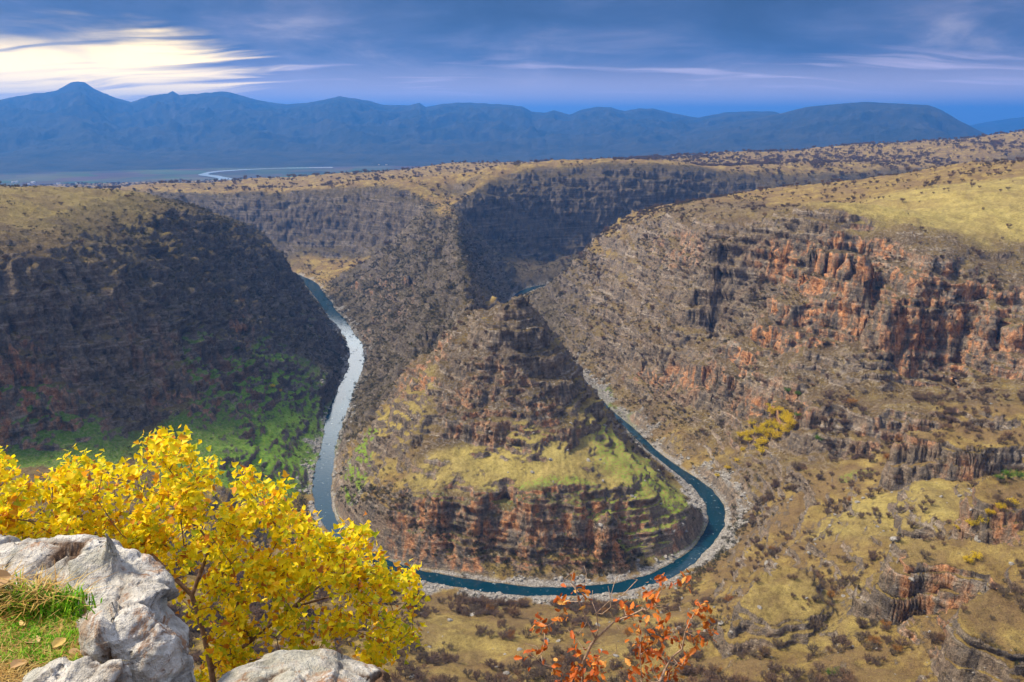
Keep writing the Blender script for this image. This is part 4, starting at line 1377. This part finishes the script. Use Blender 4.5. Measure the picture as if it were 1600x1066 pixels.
hh_ = T.math('SUBTRACT', T.math('ADD', T.math('MULTIPLY', a, 1.0), T.math('MULTIPLY', b, 0.5)), T.math('MULTIPLY', pitm, 0.5))
hh_ = T.math('ADD', hh_, T.math('MULTIPLY', T.noise(ps, 90.0, 4.0, 0.7), 0.25))
finish(T, out, c_, 0.9, hh_, 1.0, 0.05, 0.2)


def blob_rock(name, blobs, voxel, label, amp=1.0, group=None):
    bmr = bmesh.new()
    for (px, py, yd), (rx, ry, rz), tilt in blobs:
        x, y, z = at_y(px, py, yd)
        mat = Matrix.Translation((x, y, z)) @ Matrix.Rotation(tilt, 4, 'Y') @ Matrix.Diagonal((rx, ry, rz, 1))
        bmesh.ops.create_icosphere(bmr, subdivisions=4, radius=1.0, matrix=mat)
    me_ = bpy.data.meshes.new(name)
    bmr.to_mesh(me_)
    bmr.free()
    o = new_obj(name, me_, m_lime, None, label=label, category='rock')
    if group:
        o['group'] = group
    md_ = o.modifiers.new('r', 'REMESH')
    md_.mode = 'VOXEL'
    md_.voxel_size = voxel
    dg = bpy.context.evaluated_depsgraph_get()
    me2 = bpy.data.meshes.new_from_object(o.evaluated_get(dg))
    o.modifiers.clear()
    o.data = me2
    bpy.data.meshes.remove(me_)
    me2.name = name
    n_ = len(me2.vertices)
    co = np.empty(n_ * 3, np.float32)
    me2.vertices.foreach_get('co', co)
    co = co.reshape(-1, 3).astype(float)
    no = np.empty(n_ * 3, np.float32)
    me2.vertices.foreach_get('normal', no)
    no = no.reshape(-1, 3)
    q = co - np.array([0, 0, EYE])
    big = fbm3(q[:, 0] * 4, q[:, 1] * 4, q[:, 2] * 5, 2, 0.5)
    r_ = np.random.RandomState(len(blobs))
    # cells with their own tilt: the broken faces of limestone
    seeds_ = q[r_.randint(0, n_, 46)] + r_.normal(size=(46, 3)) * 0.02
    qw = q + 0.02 * np.stack([pn3(q[:, 0] * 14, q[:, 1] * 14, q[:, 2] * 14 + o_) for o_ in (0, 7, 19)], 1)
    dc = np.linalg.norm(qw[:, None, :] - seeds_[None], axis=2)
    k1 = np.argmin(dc, axis=1)
    d1 = dc[np.arange(n_), k1]
    dc[np.arange(n_), k1] = 9
    d2 = dc.min(axis=1)
    tilt_ = r_.normal(size=(46, 3)) * 0.32
    off_ = r_.normal(size=46) * 0.010
    facet = np.sum((q - seeds_[k1]) * tilt_[k1], axis=1) + off_[k1]
    seam = sstep(d2 - d1, 0.016, 0.0) * sstep(pn3(q[:, 0] * 6 + 5, q[:, 1] * 6, q[:, 2] * 6), -0.05, 0.15)
    fine = fbm3(q[:, 0] * 30, q[:, 1] * 30, q[:, 2] * 30, 3, 0.6)
    hole = sstep(fbm3(q[:, 0] * 17 + 4, q[:, 1] * 17, q[:, 2] * 17, 2), 0.34, 0.50)
    co = co + no * (amp * (0.026 * big + np.clip(facet, -0.022, 0.022) + 0.013 * fine - 0.013 * seam - 0.022 * hole))[:, None]
    set_attr(me2, 'seam', np.clip(seam + hole, 0, 1))
    me2.vertices.foreach_set('co', co.astype(np.float32).ravel())
    me2.polygons.foreach_set('use_smooth', np.ones(len(me2.polygons), bool))
    if not me2.materials:
        me2.materials.append(m_lime)
    me2.update()
    return o


blob_rock('rock', [((-120, 915, 2.22), (.22, .17, .10), 0), ((-30, 908, 2.22), (.20, .16, .080), 0), ((45, 902, 2.2), (.19, .15, .072), 0), ((112, 902, 2.15), (.16, .14, .078), 0.2), ((170, 920, 2.1), (.14, .13, .085), 0.3),
                   ((200, 955, 2.04), (.125, .13, .11), 0.4), ((212, 1000, 1.97), (.112, .12, .14), 0.2), ((222, 1062, 1.9), (.105, .12, .17), 0.1), ((235, 1130, 1.85), (.12, .14, .16), 0.1), ((240, 1094, 1.98), (.09, .12, .22), 0.1), ((285, 1180, 2.0), (.10, .14, .22), 0.1), ((190, 1000, 1.90), (.085, .09, .10), 0),
                   ((174, 868, 2.12), (.036, .03, .036), 0), ((170, 848, 2.12), (.022, .022, .042), -0.15)],
          0.0075, 'large pitted pale limestone rock with a small spike beside the yellow tree')
blob_rock('rock', [((92, 1072, 1.74), (.085, .07, .052), 0.05), ((140, 1066, 1.74), (.07, .06, .048), 0.1), ((178, 1072, 1.72), (.045, .05, .06), 0)], 0.006, 'small pale rock half sunk at the edge of the green moss', 0.5)
blob_rock('rock', [((470, 1092, 1.95), (.235, .19, .085), 0.02), ((400, 1096, 1.93), (.14, .15, .075), -0.1), ((560, 1102, 1.95), (.12, .15, .07), 0.15)], 0.008, 'smooth cream rock below the trunk of the yellow tree', 0.45)
blob_rock('rock', [((0, 872, 2.55), (.10, .09, .05), 0)], 0.008, 'small grey rock behind the large pitted rock', 0.6)

# grass hollow between the rocks
hol = [(-60, 900), (0, 908), (60, 912), (105, 930), (140, 962), (165, 1005), (175, 1045), (130, 1060), (60, 1050), (40, 1075), (-60, 1090)]


def in_poly(x, y, poly):
    c = False
    for (x1, y1), (x2, y2) in zip(poly, poly[1:] + poly[:1]):
        if (y1 > y) != (y2 > y) and x < (x2 - x1) * (y - y1) / (y2 - y1) + x1:
            c = not c
    return c


_tl = np.arange(1.4, 3.6, 0.004)


def on_ledge(px, py):
    a_, b_, c_ = ray(px, py)
    hit = c_ * _tl <= ledge_z(a_ * _tl, b_ * _tl)
    t = _tl[int(np.argmax(hit))]
    return np.array([a_ * t, b_ * t, EYE + c_ * t])


def blades(n, spread, length, wid, keep, upright):
    V, F, tint = [], [], []
    r = np.random.RandomState(int(n))
    roots = []
    while len(roots) < spread:
        px, py = -60 + 240 * r.rand(), 895 + 190 * r.rand()
        if in_poly(px, py, hol) and keep(px, py, r):
            roots.append(on_ledge(px, py))
    for k in range(n):
        p = roots[r.randint(len(roots))] + np.array([r.normal() * 0.012, r.normal() * 0.012, -0.004])
        a_ = r.rand() * 6.283
        d_ = np.array([math.cos(a_), math.sin(a_), 0])
        sd_ = np.array([-d_[1], d_[0], 0]) * wid * (0.7 + 0.6 * r.rand())
        L = length * (0.5 + 0.8 * r.rand())
        u = upright * (0.6 + 0.6 * r.rand())
        p1 = p + d_ * L * 0.3 + np.array([0, 0, L * 0.55 * u])
        p2 = p + d_ * L * (0.95 - 0.4 * u) + np.array([0, 0, L * 0.75 * u])
        n0 = len(V)
        V += [p - sd_, p + sd_, p1 + sd_ * 0.8, p1 - sd_ * 0.8, p2]
        F += [(n0, n0 + 1, n0 + 2), (n0, n0 + 2, n0 + 3), (n0 + 3, n0 + 2, n0 + 4)]
        tint += [r.rand()] * 5
    me_ = mesh_np('blades', np.array(V), np.array(F))
    set_attr(me_, 'tint', tint)
    return me_


def tint_material(name, cols, transl=0.3, rough=0.6, obj_random=False):
    m_, T, out = mat_new(name)
    if obj_random:
        f = T.add('ShaderNodeObjectInfo').outputs['Random']
    else:
        f = T.add('ShaderNodeAttribute', attribute_name='tint').outputs['Fac']
    col = T.ramp(f, cols)
    n_ = T.noise(T.add('ShaderNodeNewGeometry').outputs['Position'], 60.0, 3.0)
    col = T.mix(T.math('MULTIPLY', T.smooth(n_, 0.55, 0.75), 0.35), col, T.mix(1.0, col, (0.75, 0.55, 0.5), 'MULTIPLY'))
    p = finish(T, out, col, rough, spec=0.25)
    tr = T.add('ShaderNodeBsdfTranslucent', {'Color': col})
    mx = T.add('ShaderNodeMixShader', {0: transl})
    T.t.links.new(p.outputs[0], mx.inputs[1])
    T.t.links.new(tr.outputs[0], mx.inputs[2])
    T.t.links.new(mx.outputs[0], out.inputs[0])
    return m_


gm = tint_material('moss_green', [(0, (0.08, 0.28, 0.008)), (0.5, (0.17, 0.46, 0.012)), (1, (0.38, 0.52, 0.03))])
sm_ = tint_material('dry_straw', [(0, (0.26, 0.13, 0.035)), (0.5, (0.46, 0.29, 0.07)), (1, (0.56, 0.44, 0.16))])
core = lambda px, py, r: (px < 122 + 14 * r.rand()) and (925 + 10 * r.rand() < py < 1040) and pn2(np.array([px / 28.0]), np.array([py / 22.0]))[0] > -0.22
new_obj('grass', blades(5200, 500, 0.030, 0.0016, core, 1.0), gm, kind='stuff', label='bright green moss and short grass in the hollow of the rock', category='grass')
new_obj('straw', blades(2600, 420, 0.075, 0.0011, lambda px, py, r: True, 0.35), sm_, kind='stuff', label='dry brown straw strewn along the inner edge of the rock', category='straw')


# ------------------------------------------------------------------ leaves
def leaf_mesh(name, outline, fold, curl, seed, nw=0):
    """outline: right half from base to tip; a folded, curled blade"""
    r = np.random.RandomState(seed)
    half = np.array(outline, float)
    n_ = len(half)
    tip = half[-1, 1]
    left, right, mid = [], [], []
    for (x, y) in half:
        right.append((x * (1 + 0.08 * r.normal()), y * (1 + 0.02 * r.normal())))
        left.append((-x * (1 + 0.08 * r.normal()), y * (1 + 0.02 * r.normal())))
    ys = np.linspace(0, tip, 4)

    def lift(x, y):
        return fold * abs(x) - curl * (y / tip) ** 2 * tip + 0.06 * math.sin(9 * y + seed) * abs(x)
    V = [(0, y, lift(0, y)) for y in ys]
    nm = len(V)
    V += [(x, y, lift(x, y)) for x, y in right[:-1]] + [(x, y, lift(x, y)) for x, y in left[:-1]]
    k_ = n_ - 1
    F = [list(range(nm - 1, -1, -1)) + list(range(nm, nm + k_)), list(range(nm)) + list(range(nm + 2 * k_ - 1, nm + k_ - 1, -1))]
    me_ = mesh_np(name, np.array(V), np.array(F))
    return me_, np.array(V), np.array(F)


MAPLE = [(0.03, 0.0), (0.22, 0.05), (0.52, 0.30), (0.30, 0.42), (0.27, 0.55), (0.20, 0.78), (0.0, 1.0)]
OAK = [(0.03, 0.0), (0.17, 0.15), (0.14, 0.28), (0.27, 0.42), (0.21, 0.55), (0.29, 0.70), (0.17, 0.88), (0.0, 1.0)]
OVAL = [(0.03, 0.0), (0.20, 0.12), (0.31, 0.35), (0.30, 0.6), (0.16, 0.85), (0.0, 1.0)]


def grow(seeds, targets, step, wander, seed, kpath=0.3):
    """branches that reach out to every target: returns nodes, parents, the node of each target"""
    r = np.random.RandomState(seed)
    nodes = [np.array(p, float) for p, _ in seeds]
    par = [q for _, q in seeds]
    plen = []
    for k, q in enumerate(par):
        plen.append(0 if q < 0 else plen[q] + np.linalg.norm(nodes[k] - nodes[q]))
    ends = []
    base = nodes[0]
    for t in sorted(targets, key=lambda t: np.linalg.norm(np.array(t) - base)):
        t = np.array(t, float)
        arr = np.array(nodes)
        dist = np.linalg.norm(arr - t, axis=1)
        k = int(np.argmin(dist + kpath * np.array(plen)))
        p0 = nodes[k]
        n_ = max(1, int(dist[k] / step))
        bow = r.normal(size=3) * wander * dist[k]
        bow[2] -= 0.35 * wander * dist[k]
        for j in range(1, n_ + 1):
            f = j / n_
            q = p0 + (t - p0) * f + bow * math.sin(math.pi * f) + r.normal(size=3) * step * 0.06
            nodes.append(q)
            par.append(k)
            plen.append(plen[k] + np.linalg.norm(q - nodes[k]))
            k = len(nodes) - 1
        ends.append(k)
    return nodes, par, ends


def branch_mesh(name, nodes, par, tip_r, power, maxr, sides=5):
    n_ = len(nodes)
    acc = np.zeros(n_)
    for k in range(n_ - 1, -1, -1):
        if acc[k] == 0:
            acc[k] = tip_r ** power
        if par[k] >= 0:
            acc[par[k]] += acc[k]
    rad = np.minimum(acc ** (1 / power), maxr)
    V, F = [], []
    for k in range(n_):
        if par[k] >= 0:
            tube(V, F, nodes[par[k]], nodes[k], min(rad[par[k]], rad[k] * 1.35), rad[k], sides if rad[k] > 2.2 * tip_r else 3)
    return mesh_np(name, np.array(V), np.array(F), True)


def frame(nrm_, dirv):
    d_ = dirv / np.linalg.norm(dirv)
    n_ = nrm_ - d_ * (nrm_ @ d_)
    n_ /= np.linalg.norm(n_) + 1e-9
    x_ = np.cross(d_, n_)
    return np.stack([x_, d_, n_], 1)


def plant(name, label, category, nodes, par, ends, shapes, leaf_l, per, spread, bark, m_single, m_bulk, cols_seed, n_single, branch_args, hang=0.25):
    r = np.random.RandomState(cols_seed)
    root = new_obj(name, None, None, None, label=label, category=category)
    root.location = nodes[0]
    inv = np.array(nodes[0])
    new_obj('trunk', branch_mesh(name + '_branches', [q - inv for q in nodes], par, *branch_args), bark, root)
    L = []
    for e_ in ends:
        d0 = nodes[e_] - nodes[par[e_]]
        d0 /= np.linalg.norm(d0) + 1e-9
        for k in range(per + r.randint(-per // 3, per // 3 + 1)):
            back = r.rand() ** 1.3 * spread * 1.6
            p = nodes[e_] - d0 * back * 0.8 + r.normal(size=3) * spread * 0.55
            dv = r.normal(size=3) * 0.7 + d0 * 0.6
            dv[2] -= hang
            nv = r.normal(size=3) * 0.8 + np.array([-0.25, -0.35, 0.75])
            L.append((p, frame(nv, dv), leaf_l * (0.6 + 0.65 * r.rand()), r.randint(len(shapes)), r.rand()))
    L.sort(key=lambda q: np.linalg.norm(q[0] - np.array([0, 0, EYE])) / q[2])
    for p, fr_, s, v, t in L[:n_single]:
        o = new_obj('leaf', shapes[v][0], m_single, root)
        M4 = Matrix([list(fr_[0] * s) + [p[0] - inv[0]], list(fr_[1] * s) + [p[1] - inv[1]], list(fr_[2] * s) + [p[2] - inv[2]], [0, 0, 0, 1]])
        o.matrix_local = M4
    VV, FF, tt, off = [], [], [], 0
    for p, fr_, s, v, t in L[n_single:]:
        vv = shapes[v][1] @ fr_.T * s + p - inv
        VV.append(vv)
        FF.append(shapes[v][2] + off)
        off += len(vv)
        tt.append(np.full(len(vv), t))
    if VV:
        me_ = mesh_np(name + '_foliage', np.concatenate(VV), np.concatenate(FF))
        set_attr(me_, 'tint', np.concatenate(tt))
        new_obj('foliage', me_, m_bulk, root, kind='stuff')
    return root


m_bark, T, out = mat_new('bark')
a = T.noise(T.add('ShaderNodeNewGeometry').outputs['Position'], 40.0, 5.0)
finish(T, out, T.ramp(a, [(0.3, (0.10, 0.055, 0.035)), (0.6, (0.24, 0.15, 0.10)), (0.8, (0.36, 0.26, 0.19))]), 0.9, a, 0.6, 0.01)
m_bark2, T, out = mat_new('pale_bark')
finish(T, out, T.ramp(T.noise(T.add('ShaderNodeNewGeometry').outputs['Position'], 50.0, 4.0), [(0.3, (0.20, 0.12, 0.08)), (0.6, (0.42, 0.30, 0.22))]), 0.85)
YC = [(0.0, (0.34, 0.42, 0.02)), (0.16, (0.60, 0.58, 0.02)), (0.34, (0.86, 0.72, 0.012)), (0.65, (0.95, 0.72, 0.010)), (0.84, (0.90, 0.55, 0.012)), (0.94, (0.70, 0.30, 0.02)), (1.0, (0.40, 0.13, 0.03))]
OC = [(0.0, (0.34, 0.07, 0.015)), (0.4, (0.54, 0.12, 0.016)), (0.75, (0.62, 0.20, 0.03)), (1.0, (0.70, 0.38, 0.10))]
my1, my2 = tint_material('yellow_leaf', YC, 0.5, 0.5, True), tint_material('yellow_foliage', YC, 0.5, 0.5)
mo1, mo2 = tint_material('orange_leaf', OC, 0.35, 0.5, True), tint_material('orange_foliage', OC, 0.35, 0.5)

# the yellow tree rising from below the brow
tree_poly = [(-70, 720), (0, 706), (22, 722), (30, 752), (60, 752), (105, 728), (118, 708), (150, 712), (168, 735), (205, 730), (226, 742), (240, 722), (230, 692), (262, 672), (286, 690), (284, 712), (322, 708), (330, 722), (306, 740),
             (345, 742), (362, 748), (395, 730), (420, 735), (446, 756), (442, 788), (480, 786), (510, 795), (518, 812), (500, 830), (520, 836), (548, 822), (576, 830), (586, 820), (603, 812), (622, 832), (612, 858), (632, 880), (650, 900),
             (668, 915), (664, 950), (640, 965), (655, 1000), (646, 1036), (610, 1030), (560, 1046), (480, 1044), (430, 1030), (400, 1046), (330, 1066), (300, 1090), (296, 1010), (284, 930), (240, 880), (190, 850), (120, 836), (60, 842), (0, 846), (-70, 850)]
r5 = np.random.RandomState(5)
tgt = []
while len(tgt) < 430:
    px, py = -70 + 740 * r5.rand(), 670 + 420 * r5.rand()
    if not in_poly(px, py, tree_poly):
        continue
    if pn2(np.array([px / 48.0]), np.array([py / 40.0]))[0] < -0.10 and r5.rand() < 0.93:
        continue
    lower = (py - 850) / 200.0
    if px > 330 and 930 < py < 1010 and 340 < px < 520 and r5.rand() < 0.45:
        continue
    yd = 3.5 + 0.9 * r5.rand() + 0.25 * max(0, px - 300) / 350
    tgt.append(at_y(px, py, yd))
tb = at_y(345, 1150, 3.75)
seeds = [((tb[0] + 0.05, tb[1] + 0.1, EYE - 4.65), -1), ((tb[0] - 0.04, tb[1] + 0.04, EYE - 4.0), 0), (at_y(338, 1095, 3.75), 1), (at_y(330, 1045, 3.8), 2), (at_y(318, 990, 3.85), 3), (at_y(395, 1000, 3.9), 3), (at_y(455, 950, 4.0), 5), (at_y(300, 930, 3.9), 4), (at_y(520, 900, 4.1), 6),
         (at_y(560, 920, 4.0), 6), (at_y(200, 830, 4.0), 7), (at_y(330, 850, 4.0), 7), (at_y(265, 730, 4.05), 10), (at_y(110, 800, 4.0), 10)]
nodes, par, ends = grow(seeds, tgt, 0.09, 0.07, 3, 0.22)
leafs = [leaf_mesh('maple_leaf', MAPLE, 0.22 + 0.1 * (k % 3), 0.12 + 0.12 * (k % 4), k) for k in range(8)]
plant('yellow_tree', 'leafy bright yellow autumn tree spreading beyond the large pale rock', 'tree', nodes, par, ends, leafs, 0.035, 33, 0.060, m_bark, my1, my2, 17, 300, (0.0021, 2.3, 0.05))

# the thin orange oak in front of the bend
oak_clusters = [(835, 985), (850, 1005), (825, 1020), (865, 1045), (890, 1060), (900, 1015), (905, 990), (935, 1035), (945, 1050), (890, 905), (915, 910), (980, 955), (1015, 915), (1025, 940), (1030, 965), (1000, 975), (1010, 990), (1035, 990), (1050, 985),
                (1060, 1000), (990, 1005), (1000, 1030), (1020, 1040), (985, 1045), (1045, 1060), (1060, 1050), (1085, 995), (1110, 990), (1105, 968), (1090, 950), (880, 940), (875, 965), (1038, 905), (1065, 1040), (915, 930), (975, 950), (1012, 1005), (1075, 1020),
                (1000, 1052), (870, 1062), (900, 1048), (925, 1060), (1035, 1025)]
bare_tips = [(897, 890), (913, 883), (996, 906), (950, 915), (965, 900), (880, 910), (1000, 935), (1050, 910), (1020, 930), (940, 960), (870, 925), (860, 975), (1090, 970), (1075, 955), (955, 1025), (820, 1005), (1118, 985), (968, 985), (1040, 950)]
yo = 4.35
sx = lambda px, py, dy=0.0: at_y(px, py, yo + dy)
ob = sx(950, 1150)
seeds = [((ob[0], ob[1] + 0.1, EYE - 4.95), -1), ((ob[0] - 0.02, ob[1], EYE - 4.2), 0), (sx(912, 1085), 1), (sx(909, 1041), 2), (sx(915, 1027), 3), (sx(924, 1007), 4), (sx(931, 998), 5), (sx(935, 982), 6), (sx(932, 958), 7), (sx(951, 940), 8), (sx(973, 930), 9), (sx(996, 906), 10), (sx(917, 971), 6), (sx(904, 940), 12), (sx(899, 915), 13),
         (sx(960, 971), 6), (sx(985, 962), 15), (sx(1005, 952), 16), (sx(1003, 1066, -.2), 1), (sx(1000, 1023, -.2), 18), (sx(1001, 1000, -.15), 19), (sx(1030, 1066, -.1), 1), (sx(1040, 1045), 21), (sx(1050, 1027), 22), (sx(1066, 1014), 23), (sx(1071, 987), 24), (sx(1082, 962), 25)]
r6 = np.random.RandomState(8)
bare_tips += [(830 + 290 * r6.rand(), 890 + 150 * r6.rand()) for _ in range(34)]
bare_tips = [(a_, b_) for a_, b_ in bare_tips if not (a_ < 880 and b_ < 960) and not (a_ > 1060 and b_ < 930)]
oak_clusters += [(a_ + 14 * r6.normal(), b_ + 12 * r6.normal()) for a_, b_ in oak_clusters[::4]]
t1 = [at_y(a_, b_, yo + 0.3 * (r6.rand() - 0.5)) for a_, b_ in oak_clusters]
t2 = [at_y(a_, b_, yo + 0.3 * (r6.rand() - 0.5)) for a_, b_ in bare_tips]
nodes, par, ends = grow(seeds, t1 + t2, 0.05, 0.10, 4, 0.15)
t1a = np.array(t1)
leafy_ends = [e_ for e_ in ends if np.min(np.linalg.norm(t1a - nodes[e_], axis=1)) < 0.03]
oleafs = [leaf_mesh('oak_leaf', OAK, 0.25 + 0.15 * (k % 3), 0.15 + 0.2 * (k % 3), 30 + k) for k in range(6)]
plant('oak_sapling', 'thin half bare oak with curled orange leaves in front of the river bend', 'tree', nodes, par, leafy_ends, oleafs, 0.047, 9, 0.048, m_bark2, mo1, mo2, 23, 299, (0.0020, 2.2, 0.020, 5), 0.5)

# fallen leaves in the hollow
m_dead = tint_material('dead_leaf', [(0, (0.42, 0.26, 0.12)), (0.5, (0.58, 0.42, 0.22)), (1, (0.50, 0.34, 0.10))], 0.15, 0.7, True)
ovals = [leaf_mesh('fallen_leaf', OVAL, 0.35, 0.25, 50 + k)[0] for k in range(3)]
FALL = [(62, 1012, .055, 'large curled tan leaf standing in the green moss'), (48, 1022, .05, 'curled tan leaf with a dark hollow beside the large one'), (20, 913, .05, 'long flat tan leaf under the left end of the rock'), (62, 938, .035, 'small pale leaf at the top of the moss'),
        (95, 982, .030, 'yellow leaf lying on the moss'), (150, 1000, .035, 'tan leaf caught against the rock foot'), (18, 1052, .045, 'brown leaf beside the sunken small rock'), (110, 1024, .04, 'brown leaf in the straw by the sunken rock'), (84, 1020, .045, 'light brown leaf with a raised tip in the moss'),
        (40, 985, .028, 'tiny leaf in the middle of the moss'), (5, 960, .04, 'folded brown leaf at the left rim of the moss'), (128, 950, .03, 'small orange leaf in the straw under the rock')]
for k, (px, py, s, lab) in enumerate(FALL):
    p = on_ledge(px, py)
    o = new_obj('fallen_leaf', ovals[k % 3], m_dead, None, label=lab, category='leaf')
    o.location = p + np.array([0, 0, 0.016])
    o.rotation_euler = (0.5 * r6.normal(), 0.4 * r6.normal(), r6.rand() * 6.28)
    o.scale = (s, s, s)
